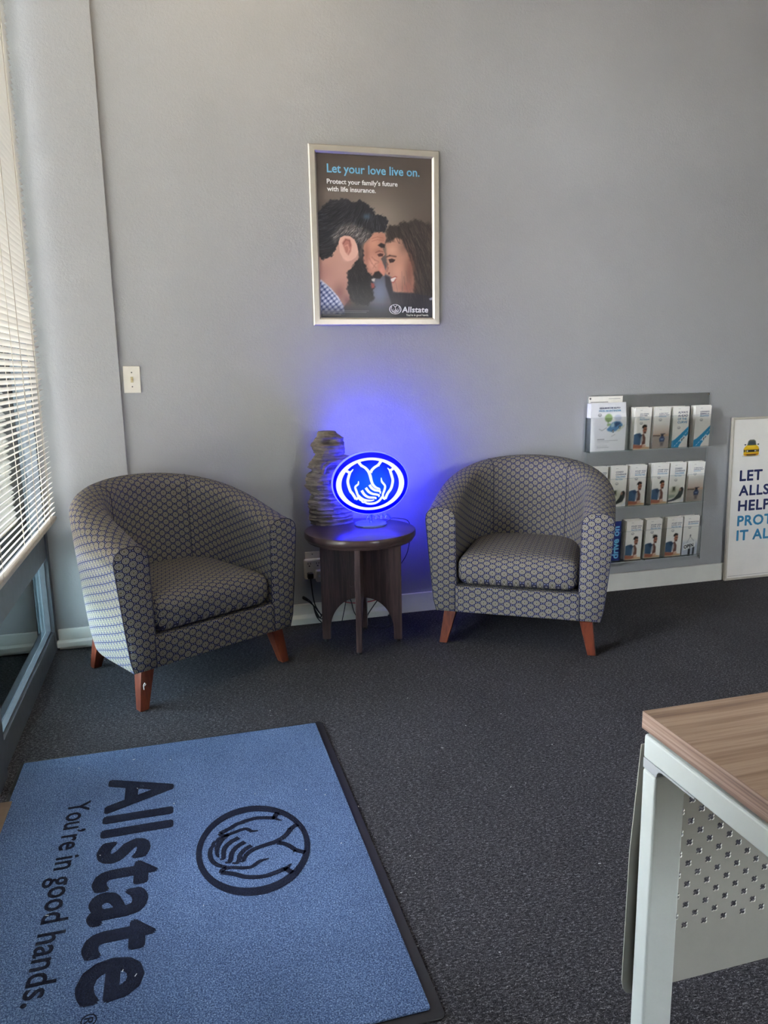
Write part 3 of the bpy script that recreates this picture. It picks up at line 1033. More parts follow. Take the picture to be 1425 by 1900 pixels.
    A.line([(232, 1330), (320, 1410), (385, 1490), (430, 1570)], 12, (226, 228, 236), 0.8)
    A.over(np.clip((Y - 1530) / 120, 0, 1) * 0.85, (32, 35, 50))
    return A.c
pm = art_mesh('poster_print', poster_art(), 0.541, 0.711)
link('poster_print', pm, M['print_gloss'], po, (1.236 - PX0, -0.0052, 1.4235 - PZ0), WALLROT)
def ptext(name, body, x, z, w, h, mat, bold=0.0, parent=po, y=-0.0058, ox=PX0, oz=PZ0, **kw):
    return link(name, text_mesh(body, h=h, w=w, bold=bold, extrude=0.0001, **kw), mat, parent, (x - ox, y, z - oz), WALLROT)
ptext('headline_text', 'Let your love live on.', 1.284, 2.037, 0.426, 0.048, M['ink_headline'], 0.016)
ptext('subhead_text', 'Protect your family\u2019s future', 1.282, 1.996, 0.324, 0.027, M['ink_white'], 0.022)
ptext('subhead_text', 'with life insurance.', 1.282, 1.971, 0.222, 0.021, M['ink_white'], 0.022)
ptext('brand_text', 'Allstate', 1.619, 1.453, 0.128, 0.027, M['ink_white'], 0.0, shear=0.08, fat=0.03, space=1.06)
ptext('tagline_text', 'You\u2019re in good hands.', 1.639, 1.434, 0.110, 0.0135, M['ink_white'], 0.01)
link('emblem', emblem_mesh(0.0295, 0, 1.0), M['ink_white'], po, (1.587 - PX0, -0.0058, 1.468 - PZ0), WALLROT)
fine = MB()
for k, (xa, xb) in enumerate(((1.245, 1.462), (1.245, 1.45), (1.245, 1.30), (1.245, 1.33))):
    zz = 1.4595 - 0.006 * k
    fine.box(xa - PX0, xb - PX0, -0.0058, -0.0056, zz - PZ0, zz + 0.0016 - PZ0)
obj('small_print', fine, M['ink_grey'], po)

# ------------------------------------------------------------------ upholstered tub chairs
def make_chair(name, label, loc, rz, group):
    t = thing(name, label, 'armchair', loc, rz, group)
    NP = 84
    def outline(hw, ys, yb, n=NP):
        """U-shaped plan line from left front round the back to right front"""
        pts = []
        for i in range(40):
            pts.append((-hw, ys * i / 40))
        for i in range(81):
            a = math.pi - math.pi * i / 80
            c, s = math.cos(a), math.sin(a)
            e = 0.88
            pts.append((hw * math.copysign(abs(c) ** e, c), ys + (yb - ys) * abs(s) ** e))
        for i in range(1, 41):
            pts.append((hw, ys * (1 - i / 40)))
        P = np.array(pts)
        L = np.r_[0, np.cumsum(np.hypot(*np.diff(P, axis=0).T))]
        q = np.linspace(0, L[-1], n)
        return np.c_[np.interp(q, L, P[:, 0]), np.interp(q, L, P[:, 1])]
    ot, ob = outline(0.392, 0.20, 0.665), outline(0.352, 0.20, 0.610)
    it, ib = outline(0.262, 0.20, 0.520), outline(0.258, 0.20, 0.495)
    s = np.abs(np.linspace(-1, 1, NP))                    # 1 at the arm fronts, 0 at the back centre
    zt = 0.612 + 0.165 * np.cos(np.clip(s, 0, 1) * math.pi / 2) ** 1.15
    rows = []
    for k in np.linspace(0, 1, 9):                        # outside, flaring upward
        fl = k ** 0.85
        z = 0.15 + (zt - 0.055 - 0.15) * k
        P = ob * (1 - fl) + ot * fl
        if k == 0:
            P = P * 0.985 + np.array((0, 0.003))
        rows.append(np.c_[P, z])
    for k in np.linspace(0, 1, 11)[1:-1]:                 # rolled top
        a = math.pi * k
        f = 0.5 - 0.5 * math.cos(a)
        z = zt - 0.055 + 0.055 * math.sin(a) ** 0.8
        rows.append(np.c_[ot * (1 - f) + it * f, z])
    for k in np.linspace(0, 1, 8):                        # inside, down to below the seat
        z = (zt - 0.055) * (1 - k) + 0.29 * k
        rows.append(np.c_[it * (1 - k) + ib * k, z])
    for k in (0.34, 0.67, 1.0):
        rows.append(np.c_[ib, np.full(NP, 0.29 - 0.14 * k)])
    G = np.array(rows)                                    # rows x NP x 3
    nr = len(rows)
    U = np.zeros((nr, NP)); V = np.zeros((nr, NP))
    for i in range(nr):
        dl = np.r_[0, np.cumsum(np.linalg.norm(np.diff(G[i], axis=0), axis=1))]
        U[i] = dl[-1]
    U[:] = np.linspace(-0.5, 0.5, NP)[None, :] * (0.55 * U.max() + 0.45 * U.min())
    V[1:] = np.cumsum(np.linalg.norm(np.diff(G, axis=0), axis=2), axis=0)
    V -= V[13][None, :]
    vs = [tuple(p) for p in G.reshape(-1, 3)]
    fs, fuv = [], []
    idx = lambda i, j: i * NP + j
    for i in range(nr - 1):
        for j in range(NP - 1):
            q = [(i, j), (i, j + 1), (i + 1, j + 1), (i + 1, j)]
            fs.append(tuple(idx(*a) for a in q)); fuv.append([(U[a], V[a]) for a in q])
    for j in (0, NP - 1):                                 # arm fronts, slightly padded
        ring = [idx(i, j) for i in range(nr)]
        c0 = len(vs)
        sg = -1 if j == 0 else 1
        inner = []
        for i in range(nr):
            p = G[i, j]
            cx = sg * (0.305 + 0.02 * (p[2] - 0.15) / 0.46)
            zc = min(max(p[2], 0.19), 0.545)
            inner.append((cx + (p[0] - cx) * 0.72, p[1] - 0.010, zc + (p[2] - zc) * 0.72))
        vs += inner
        for i in range(nr - 1):
            q = [ring[i], ring[i + 1], c0 + i + 1, c0 + i]
            fs.append(tuple(q)); fuv.append([(vs[a][0], vs[a][2]) for a in q])
        q = [ring[nr - 1], ring[0], c0, c0 + nr - 1]
        fs.append(tuple(q)); fuv.append([(vs[a][0], vs[a][2]) for a in q])
        q = list(range(c0, c0 + nr))
        fs.append(tuple(q)); fuv.append([(vs[a][0], vs[a][2]) for a in q])
    me = bpy.data.meshes.new('tub_shell')
    me.from_pydata(vs, [], fs)
    ul = me.uv_layers.new(name='UVMap')
    k = 0
    for uvs in fuv:
        for uv in uvs:
            ul.data[k].uv = uv
            k += 1
    bm = bmesh.new(); bm.from_mesh(me)
    bmesh.ops.recalc_face_normals(bm, faces=bm.faces)
    bm.to_mesh(me); bm.free()
    smooth_by_angle(me, 0.9)
    link('tub_shell', me, M['fabric'], t)
    # welts round the arm fronts and the inside-back seams
    for j in (0, NP - 1):
        pts = [G[i, j] + np.array((0, -0.001, 0)) for i in range(0, nr - 1)]
        obj('piping', MB().tube(pts, 0.0017, 6), M['piping'], t, smooth=True)
    for j in (int(NP * 0.365), int(NP * 0.635)):
        pts = [G[i, j] for i in range(12, nr - 5)]
        obj('back_seam', MB().tube(pts, 0.0022, 6), M['piping'], t, smooth=True)
    # seat cushion: rounded box with a crown
    def rounded(hx, hy, hz, r, n, crown):
        mb = MB()
        faces = []
        for ax in range(3):
            for sg in (-1, 1):
                rows2 = []
                for a in np.linspace(-1, 1, n):
                    row = []
                    for b2 in np.linspace(-1, 1, n):
                        p = [0, 0, 0]
                        p[ax] = sg
                        p[(ax + 1) % 3] = math.copysign(abs(a) ** 0.75, a)
                        p[(ax + 2) % 3] = math.copysign(abs(b2) ** 0.75, b2)
                        q = np.array(p) * (hx, hy, hz)
                        c = np.clip(q, (-hx + r, -hy + r, -hz + r), (hx - r, hy - r, hz - r))
                        d = q - c
                        nd = np.linalg.norm(d)
                        q = c + d / nd * r if nd > 1e-9 else q
                        if q[2] > 0:
                            q[2] += crown * (1 - (q[0] / hx) ** 2) * (1 - (q[1] / hy) ** 4)
                        row.append(tuple(q))
                    rows2.append(row)
                mb.grid(rows2)
        me2 = mb.mesh('seat_cushion')
        bm2 = bmesh.new(); bm2.from_mesh(me2)
        bmesh.ops.remove_doubles(bm2, verts=bm2.verts, dist=1e-5)
        bmesh.ops.recalc_face_normals(bm2, faces=bm2.faces)
        bm2.to_mesh(me2); bm2.free()
        return me2
    sc = rounded(0.257, 0.262, 0.065, 0.048, 17, 0.02)
    # wrap the pattern over the front edge
    ul = sc.uv_layers.new(name='UVMap')
    for p in sc.polygons:
        n = p.normal
        for li in p.loop_indices:
            c = sc.vertices[sc.loops[li].vertex_index].co
            if abs(n.x) > 0.8:
                ul.data[li].uv = (c.y, c.z)
            else:
                yy = c.y + 0.262
                vv = c.z + yy
                ul.data[li].uv = (c.x, vv)
    smooth_by_angle(sc, 1.0)
    link('seat_cushion', sc, M['fabric'], t, (0, 0.254, 0.335))
    fr = MB().box(-0.262, 0.262, -0.006, 0.45, 0.150, 0.268)
    me3 = fr.mesh('front_rail', bevel=0.008, seg=2)
    box_uv(me3, off=(0.012, 0.004))
    link('front_rail', me3, M['fabric'], t)
    for sx in (-0.2625, 0.2625):
        obj('front_seam', MB().tube([(sx, -0.0058, 0.152), (sx, -0.0058, 0.266)], 0.0018, 6), M['piping'], t, smooth=True)
    # tapered splayed legs
    def leg(bx, by, tx, ty, w0=0.034, w1=0.054, h=0.152):
        mb = MB()
        bot = [(bx + a * w0 / 2, by + b2 * w0 / 2, 0.001) for a, b2 in ((-1, -1), (1, -1), (1, 1), (-1, 1))]
        top = [(tx + a * w1 / 2, ty + b2 * w1 / 2, h) for a, b2 in ((-1, -1), (1, -1), (1, 1), (-1, 1))]
        mb.hexa(bot, top)
        return obj('leg', mb, M['cherry'], t, bevel=0.002)
    lg = [leg(-0.318, 0.022, -0.288, 0.045), leg(0.318, 0.022, 0.288, 0.045), leg(-0.258, 0.545, -0.238, 0.505), leg(0.258, 0.545, 0.238, 0.505)]
    return t, lg
AL = math.radians(29.3)
AR = math.radians(-32.2)
chL, legsL = make_chair('tub_armchair', 'navy and tan oval-patterned tub armchair beside the window blind', (0.678, -0.631, 0), AL, 'matching tub armchairs')
chR, legsR = make_chair('tub_armchair', 'navy and tan oval-patterned tub armchair beside the leaflet rack', (1.919, -0.636, 0), AR, 'matching tub armchairs')
sc1 = MB().tube([(-0.3165, 0.0015, 0.083), (-0.318, 0.0005, 0.10), (-0.313, 0.0, 0.108), (-0.309, 0.0, 0.102), (-0.314, 0.0005, 0.097)], 0.0012, 5)
obj('scuff_mark', sc1, M['white_plastic'], chL, smooth=True)

# ------------------------------------------------------------------ round end table
TX, TY, TZ, TR = 1.318, -0.328, 0.515, 0.243
tb = thing('end_table', 'round dark wood end table on crossed arched panels between the armchairs', 'table', (TX, TY, 0), math.radians(-18))
prof = [(TR - 0.035, TZ - 0.046), (TR - 0.012, TZ - 0.044), (TR - 0.009, TZ - 0.036), (TR - 0.004, TZ - 0.032), (TR, TZ - 0.024), (TR, TZ - 0.008), (TR - 0.003, TZ - 0.002), (TR - 0.008, TZ)]
obj('table_top', MB().lathe(prof, 72), M['espresso_top'], tb, smooth=0.5)
def quarter(ang):
    R0, R1, T = 0.013, 0.178, 0.024
    poly = [(R0, TZ - 0.0465), (R1, TZ - 0.0465), (R1, 0.012), (R1 - 0.036, 0.012)]
    for k in range(1, 15):
        a = math.pi / 2 * k / 14
        poly.append((R0 + (R1 - 0.036 - R0) * math.cos(a), 0.012 + 0.04 + (0.205 - 0.052) * math.sin(a)))
    mb = MB().prism(poly, 'y', -T / 2, T / 2)
    o = obj('leg_panel', mb, M['espresso'], tb, rot=(0, 0, ang), bevel=0.0012)
    obj('foot_glide', MB().lathe([(0.009, 0.0), (0.009, 0.012)], 14, R1 - 0.018, 0), M['black_plastic'], o)
for k in range(4):
    quarter(k * math.pi / 2)
obj('post', MB().box(-0.0125, 0.0125, -0.0125, 0.0125, 0.205, TZ - 0.047), M['espresso'], tb)
obj('fixing_cap', MB().lathe([(0.005, 0), (0.004, 0.002)], 12), M['espresso'], tb, loc=(-0.045, -0.0125, 0.26), rot=WALLROT)

# ------------------------------------------------------------------ lit oval sign
SGX, SGY = 1.384, -0.262
sg = thing('lit_sign', 'glowing blue oval sign with white cupped-hands emblem on the end table', 'sign', (SGX, SGY, TZ), math.radians(-3))
def blue_face():
    m, nt, out = newmat('lit_blue_acrylic')
    g = NT(nt)
    tc = g.n('ShaderNodeTexCoord')
    sp = g.n('ShaderNodeSeparateXYZ')
    g.l(tc.outputs['Object'], sp.inputs[0])
    r2 = g.math('ADD', g.math('POWER', g.math('DIVIDE', sp.outputs[0], 0.125), 2), g.math('POWER', g.math('DIVIDE', sp.outputs[1], 0.095), 2))
    col = g.ramp(g.math('MULTIPLY', r2, 0.5), [(0.0, (0.0, 0.014, 1.0, 1)), (0.3, (0.0, 0.006, 0.95, 1)), (0.6, (0.0, 0.0, 0.9, 1))])
    e = g.n('ShaderNodeEmission')
    g.l(col, e.inputs[0])
    e.inputs[1].default_value = 9.0
    gl = g.n('ShaderNodeBsdfGlossy')
    gl.inputs['Roughness'].default_value = 0.08
    f = g.n('ShaderNodeFresnel')
    mx = g.n('ShaderNodeMixShader')
    g.l(f.outputs[0], mx.inputs[0])
    g.l(e.outputs[0], mx.inputs[1])
    g.l(gl.outputs[0], mx.inputs[2])
    g.l(mx.outputs[0], out.inputs['Surface'])
    return m
M['sign_face'] = blue_face()
M['sign_back'] = emit('sign_backlight', (0.03, 0.033, 1.0, 1), 54.0)
M['sign_white'] = emit('sign_white_light', (0.88, 0.95, 1.0, 1), 1.3)
M['sign_rim'] = emit('added_glow_acrylic', (0.010, 0.012, 1.0, 1), 38.0)  # rim glow added to throw blue onto the fountain and table top
M['clear_plastic'] = plain('pale_translucent_plastic', rgb(96, 112, 190), 0.25, var=0.03)
SA, SB, SZ = 0.168, 0.1365, 0.190          # semi-axes and height of the disc centre above the table
def oval(sa, sb, n=72):
    return [(sa * math.cos(2 * math.pi * k / n), sb * math.sin(2 * math.pi * k / n)) for k in range(n)]
obj('housing', MB().prism(oval(SA + 0.003, SB + 0.003), 'z', -0.012, 0.0145), M['sign_rim'], sg, smooth=0.6, loc=(0, 0, SZ), rot=WALLROT)
obj('lit_face', MB().prism(oval(SA, SB), 'z', 0.0, 0.004), M['sign_face'], sg, loc=(0, -0.0148, SZ), rot=WALLROT)
obj('back_light', MB().prism(oval(SA * 0.97, SB * 0.97), 'z', 0.0, 0.003), M['sign_back'], sg, loc=(0, 0.0155, SZ), rot=WALLROT)
link('emblem', emblem_mesh(0.1528, 0, 1.0), M['sign_white'], sg, (-0.0017, -0.0192, SZ - 0.003), WALLROT)
obj('pole', MB().lathe([(0.008, 0.012), (0.007, 0.02), (0.007, SZ - SB + 0.004)], 20), M['clear_plastic'], sg, smooth=0.6)
obj('base', MB().lathe([(0.072, 0.0008), (0.072, 0.006), (0.068, 0.010), (0.02, 0.0125)], 48), M['clear_plastic'], sg, smooth=0.5)

# ------------------------------------------------------------------ rock fountain
fo = thing('rock_fountain', 'tall layered slate-look tabletop fountain behind the lit sign', 'fountain', (1.213, -0.158, TZ - 0.0))
PL = [(0.929, 1.17), (0.903, 1.159), (0.889, 1.149), (0.873, 1.134), (0.853, 1.145), (0.829, 1.152), (0.799, 1.13), (0.774, 1.116), (0.758, 1.142), (0.745, 1.117),
      (0.715, 1.102), (0.688, 1.103), (0.675, 1.12), (0.65, 1.13), (0.615, 1.11), (0.578, 1.116), (0.543, 1.118), (0.517, 1.122)]
PRt = [(0.925, 1.249), (0.9, 1.282), (0.885, 1.284), (0.864, 1.29), (0.84, 1.288), (0.822, 1.278), (0.816, 1.315), (0.79, 1.318), (0.77, 1.29), (0.73, 1.30), (0.68, 1.30), (0.6, 1.315), (0.517, 1.318)]
def prof_at(tab, z):
    zz = np.array([a for a, _ in tab][::-1]); xx = np.array([b2 for _, b2 in tab][::-1])
    return float(np.interp(z, zz, xx))
def fountain():
    n = 64
    rr = np.random.default_rng(5)
    zs = [TZ + 0.0015]
    while zs[-1] < 0.926:
        zs.append(zs[-1] + rr.uniform(0.004, 0.0095))
    zs[-1] = 0.931
    ph1, ph2, ph3 = rr.uniform(0, 6.28, 3)
    th = np.arange(n) * 2 * math.pi / n
    rows = []
    lump = np.zeros(n)
    for i, z in enumerate(zs):
        xl, xr = prof_at(PL, z), prof_at(PRt, z)
        cx, rx = (xl + xr) / 2, (xr - xl) / 2
        top = max(0.0, (z - 0.90) / 0.031)
        ry = (0.074 if z < 0.80 else 0.062) * (1 - 0.35 * top ** 2)
        if i % 3 == 0:
            lump = 0.045 * np.sin(3 * th + rr.uniform(0, 6.28)) + 0.035 * np.sin(5 * th + rr.uniform(0, 6.28)) + 0.03 * np.sin(9 * th + rr.uniform(0, 6.28)) + rr.normal(0, 0.014, n)
        step = (1.0, 0.955, 0.985)[i % 3]
        r = step * (1 + lump * 0.8) + rr.normal(0, 0.006, n)
        # recesses facing the room: the cave under the cap and the arch below
        da = np.abs((th - math.radians(262) + math.pi) % (2 * math.pi) - math.pi)
        if 0.872 < z < 0.905:
            k = math.sin((z - 0.872) / 0.033 * math.pi)
            r -= 0.62 * k ** 0.4 * np.exp(-(da / 0.62) ** 4)
        if 0.765 < z < 0.806:
            k = math.sin((z - 0.765) / 0.041 * math.pi)
            db = np.abs((th - math.radians(285) + math.pi) % (2 * math.pi) - math.pi)
            r -= 0.5 * k ** 0.4 * np.exp(-(db / 0.75) ** 4)
        if 0.70 < z < 0.765:
            db = np.abs((th - math.radians(280) + math.pi) % (2 * math.pi) - math.pi)
            r -= 0.12 * np.exp(-(db / 0.7) ** 4)
        rows.append([(cx + rx * r[k] * math.cos(th[k]) - 1.205, ry * r[k] * math.sin(th[k]), z - TZ) for k in range(n)])
    mb = MB()
    vs = [p for row in rows for p in row]
    fs = []
    for i in range(len(rows) - 1):
        for k in range(n):
            a, b2 = i * n + k, i * n + (k + 1) % n
            fs.append((a, b2, b2 + n, a + n))
    fs.append(tuple(range(n - 1, -1, -1)))
    fs.append(tuple((len(rows) - 1) * n + k for k in range(n)))
    return mb.add(vs, fs)
obj('rock_body', fountain(), M['rock'], fo, smooth=0.45)
arch = MB().tube([(-0.03, -0.066, 0.235), (-0.022, -0.070, 0.268), (0.0, -0.072, 0.283), (0.04, -0.068, 0.288), (0.075, -0.060, 0.284)], [0.008, 0.010, 0.010, 0.010, 0.009], 8)
obj('rock_arch', arch, M['rock'], fo, smooth=True)
lip = MB()
for k in range(3):
    lip.add([(x, y, z) for x, y, z in ((-0.035 + 0.035 * k, -0.076, 0.200), (-0.005 + 0.035 * k, -0.079, 0.202), (-0.008 + 0.035 * k, -0.05, 0.206), (-0.038 + 0.035 * k, -0.05, 0.206),
             (-0.035 + 0.035 * k, -0.076, 0.190), (-0.005 + 0.035 * k, -0.079, 0.192), (-0.008 + 0.035 * k, -0.05, 0.19), (-0.038 + 0.035 * k, -0.05, 0.19))],
            [(0, 1, 2, 3), (7, 6, 5, 4), (0, 4, 5, 1), (1, 5, 6, 2), (2, 6, 7, 3), (3, 7, 4, 0)])
obj('rock_ledge', lip, M['rock'], fo, bevel=0.002)

# ------------------------------------------------------------------ outlet, tap, plugs and cords
oul = thing('outlet_plate', 'white wall outlet plate behind the plug-in adapter', 'outlet', (1.158, 0, 0.292))
obj('plate', MB().box(-0.035, 0.035, -0.006, -0.0006, -0.057, 0.058), M['white_plastic'], oul, bevel=0.002)
obj('screw', MB().lathe([(0.003, 0.0), (0.002, 0.001)], 10), M['screw'], oul, loc=(0, -0.006, 0.046), rot=WALLROT)
tap = thing('plug_adapter', 'white six-socket plug-in adapter on the wall outlet beside the end table', 'adapter', (1.177, -0.0065, 0.272))
obj('body', MB().box(-0.064, 0.064, -0.030, 0.0, -0.050, 0.048), M['white_plastic'], tap, bevel=0.01, seg=3)
for r_ in range(2):
    for c_ in range(3):
        cx, cz = -0.040 + 0.040 * c_, 0.024 - 0.046 * r_
        so = obj('socket', MB().box(cx - 0.012, cx + 0.012, -0.0305, -0.029, cz - 0.013, cz + 0.013), M['white_plastic'], tap)
        mb = MB()
        mb.box(cx - 0.007, cx - 0.0045, -0.0312, -0.0302, cz, cz + 0.009)
        mb.box(cx + 0.0045, cx + 0.007, -0.0312, -0.0302, cz, cz + 0.009)
        mb.box(cx - 0.003, cx + 0.003, -0.0312, -0.0302, cz - 0.010, cz - 0.005)
        obj('slots', mb, M['black_plastic'], so)
def spl(pts, n=6):
    pts = [Vector(p) for p in pts]
    q = [pts[0]] + pts + [pts[-1]]
    out = []
    for i in range(1, len(q) - 2):
        for j in range(n):
            t = j / n
            a, b2, c, d = q[i - 1], q[i], q[i + 1], q[i + 2]
            out.append(0.5 * ((2 * b2) + (c - a) * t + (2 * a - 5 * b2 + 4 * c - d) * t * t + (3 * b2 - a - 3 * c + d) * t ** 3))
    out.append(pts[-1])
    return out
bk = thing('power_cord', 'black plug and cord hanging from the adapter in a tied coil', 'cord', (1.137, -0.038, 0.246))
obj('plug', MB().box(-0.014, 0.014, -0.030, 0.0, -0.013, 0.013), M['black_plastic'], bk, bevel=0.004)
cpts = [(0.0, -0.02, -0.012), (0.004, -0.022, -0.06), (0.010, -0.012, -0.105), (0.020, -0.008, -0.150), (0.040, -0.010, -0.190), (0.046, -0.012, -0.205), (0.036, -0.012, -0.212), (0.024, -0.012, -0.195),
        (0.010, -0.012, -0.150), (-0.008, -0.014, -0.122), (-0.034, -0.014, -0.100), (-0.038, -0.014, -0.108), (-0.010, -0.013, -0.128), (0.016, -0.012, -0.155), (0.036, -0.016, -0.185),
        (0.050, -0.016, -0.200), (0.052, -0.018, -0.215), (0.040, -0.018, -0.212), (0.022, -0.016, -0.180), (0.012, -0.012, -0.158), (0.024, -0.018, -0.205), (0.05, -0.03, -0.236), (0.07, -0.04, -0.243)]
obj('cord', MB().tube(spl(cpts), 0.003, 6), M['black_plastic'], bk, smooth=True)
obj('cord_end', MB().tube([(-0.040, -0.014, -0.104), (-0.028, -0.014, -0.110), (-0.016, -0.014, -0.120)], [0.006, 0.008, 0.006], 8), M['black_plastic'], bk, smooth=True)
wp = thing('plug', 'white plug with grey wire beside the black plug on the adapter', 'plug', (1.181, -0.038, 0.250))
obj('body', MB().box(-0.017, 0.017, -0.034, 0.0, -0.034, 0.020), M['white_plastic'], wp, bevel=0.004)
obj('night_light', MB().box(-0.008, 0.008, -0.0352, -0.0335, -0.008, -0.001), M['paper_cool'], wp)
obj('wire', MB().tube(spl([(0.004, -0.02, -0.034), (0.012, -0.018, -0.05), (0.03, -0.012, -0.075), (0.05, -0.012, -0.10)]), 0.0022, 6), M['grey_wire'], wp, smooth=True)
M['red_lamp'] = emit('red_indicator', (1.0, 0.12, 0.10, 1), 0.5)
rp = thing('plug', 'white plug with red indicator half hidden by the end table panel', 'plug', (1.218, -0.038, 0.252))
obj('body', MB().box(-0.015, 0.015, -0.03, 0.0, -0.016, 0.016), M['white_plastic'], rp, bevel=0.003)
obj('indicator', MB().box(-0.010, 0.010, -0.0315, -0.0295, -0.010, 0.006), M['red_lamp'], rp)
def cable(label, pts, r, mat, cat='cable'):
    o = obj('cable', MB().tube(spl(pts), r, 6), mat, smooth=True)
    return tag(o, label, cat)
cable('red cable sagging behind the end table', [(1.218, -0.05, 0.236), (1.24, -0.06, 0.15), (1.28, -0.06, 0.112), (1.34, -0.06, 0.094), (1.42, -0.06, 0.093), (1.47, -0.07, 0.11), (1.50, -0.10, 0.16)], 0.0022, M['red_wire'])
cable('thin black cable bent in a peak behind the left arch of the end table', [(1.26, -0.13, 0.003), (1.285, -0.09, 0.06), (1.305, -0.07, 0.118), (1.325, -0.07, 0.112), (1.34, -0.08, 0.05), (1.37, -0.10, 0.003)], 0.0022, M['black_plastic'])
cable('black cable slanting down to the floor behind the right arch of the end table', [(1.50, -0.12, 0.17), (1.47, -0.09, 0.125), (1.43, -0.08, 0.07), (1.40, -0.09, 0.03), (1.395, -0.13, 0.003), (1.44, -0.20, 0.003), (1.50, -0.17, 0.003)], 0.0026, M['black_plastic'])
cable('thin grey cable crossing under the end table top', [(1.24, -0.05, 0.16), (1.29, -0.06, 0.13), (1.34, -0.06, 0.16), (1.38, -0.06, 0.148), (1.42, -0.06, 0.115), (1.47, -0.06, 0.105)], 0.0018, M['grey_wire'])
sgc = [(SGX + 0.066, SGY, TZ + 0.006), (SGX + 0.10, SGY + 0.05, TZ + 0.004), (SGX + 0.125, SGY + 0.095, TZ + 0.004), (SGX + 0.155, SGY + 0.075, TZ + 0.004), (SGX + 0.177, SGY + 0.020, TZ + 0.003),
       (SGX + 0.186, SGY - 0.002, TZ - 0.03), (SGX + 0.184, SGY + 0.012, TZ - 0.09), (SGX + 0.172, SGY + 0.028, TZ - 0.16), (SGX + 0.13, SGY + 0.05, TZ - 0.24), (SGX + 0.10, SGY + 0.08, TZ - 0.34), (SGX + 0.11, SGY + 0.10, 0.004)]
cable('thin black cord running from the lit sign over the table edge', sgc, 0.0017, M['black_plastic'], 'cord')
bag = MB()
rr = random.Random(3)
for k in range(5):
    x0 = SGX + 0.005 + 0.022 * k
    bag.tube(spl([(x0, SGY + 0.105, TZ + 0.002), (x0 + 0.012, SGY + 0.11, TZ + 0.018 + rr.uniform(0, .008)), (x0 + 0.03, SGY + 0.105, TZ + 0.002)], 4), 0.004, 6)
tag(obj('clear_tubing', bag, M['clear_plastic'], smooth=True), 'short clear pump tubing lying behind the lit sign', 'tubing')

# ------------------------------------------------------------------ acrylic leaflet rack
RX0, RX1, RZ0, RZ1 = 2.598, 3.322, 0.135, 1.046
ra = thing('leaflet_rack', 'clear acrylic three-row leaflet rack screwed to the wall', 'rack', (RX0, 0, RZ0))
obj('back_panel', MB().box(0, RX1 - RX0, -0.0075, -0.0045, 0, RZ1 - RZ0), M['acrylic'], ra)
ed = MB()
ed.box(-0.0012, 0.0, -0.0078, -0.0042, 0, RZ1 - RZ0)
ed.box(RX1 - RX0, RX1 - RX0 + 0.0012, -0.0078, -0.0042, 0, RZ1 - RZ0)
ed.box(0, RX1 - RX0, -0.0078, -0.0042, RZ1 - RZ0, RZ1 - RZ0 + 0.0008)
obj('panel_edge', ed, M['acrylic_edge'], ra)
for (sx, sz) in ((0.012, RZ1 - RZ0 - 0.016), (RX1 - RX0 - 0.008, RZ1 - RZ0 - 0.010), (0.012, 0.02), (RX1 - RX0 - 0.012, 0.02)):
    obj('standoff_screw', MB().lathe([(0.005, 0.0), (0.005, 0.006), (0.0035, 0.008)], 14), M['screw'], ra, loc=(sx, -0.0045, sz), rot=WALLROT, smooth=0.6)
YF = -0.068
def pocket(x0, x1, z0, h):
    p = obj('pocket', MB().box(x0 - RX0, x1 - RX0, YF - 0.002, YF, z0 - RZ0, z0 + h - RZ0), M['acrylic'], ra)
    mb = MB()
    mb.box(x0 - RX0, x1 - RX0, YF, -0.0076, z0 - 0.003 - RZ0, z0 - RZ0)
    mb.box(x0 - 0.0015 - RX0, x0 - RX0, YF - 0.002, -0.0076, z0 - 0.003 - RZ0, z0 + h - RZ0)
    mb.box(x1 - RX0, x1 + 0.0015 - RX0, YF - 0.002, -0.0076, z0 - 0.003 - RZ0, z0 + h - RZ0)
    obj('pocket_side', mb, M['acrylic'], p)
    e = MB().box(x0 - RX0, x1 - RX0, YF - 0.0023, YF + 0.0003, z0 + h - RZ0, z0 + h + 0.0009 - RZ0)
    obj('pocket_lip', e, M['acrylic_edge'], p)
    obj('pocket_lip', MB().box(x0 - RX0, x1 - RX0, YF - 0.0023, YF - 0.0020, z0 - 0.003 - RZ0, z0 - RZ0), M['acrylic_edge'], p)
ZR = (0.764, 0.469, 0.176)
pocket(2.582, 2.808, ZR[0], 0.172)
pocket(2.826, 3.066, ZR[0], 0.168)
pocket(3.068, 3.308, ZR[0], 0.168)
pocket(2.590, 2.930, ZR[1], 0.150)
pocket(2.940, 3.285, ZR[1], 0.150)
pocket(2.585, 2.925, ZR[2], 0.160)
pocket(2.930, 3.270, ZR[2], 0.160)

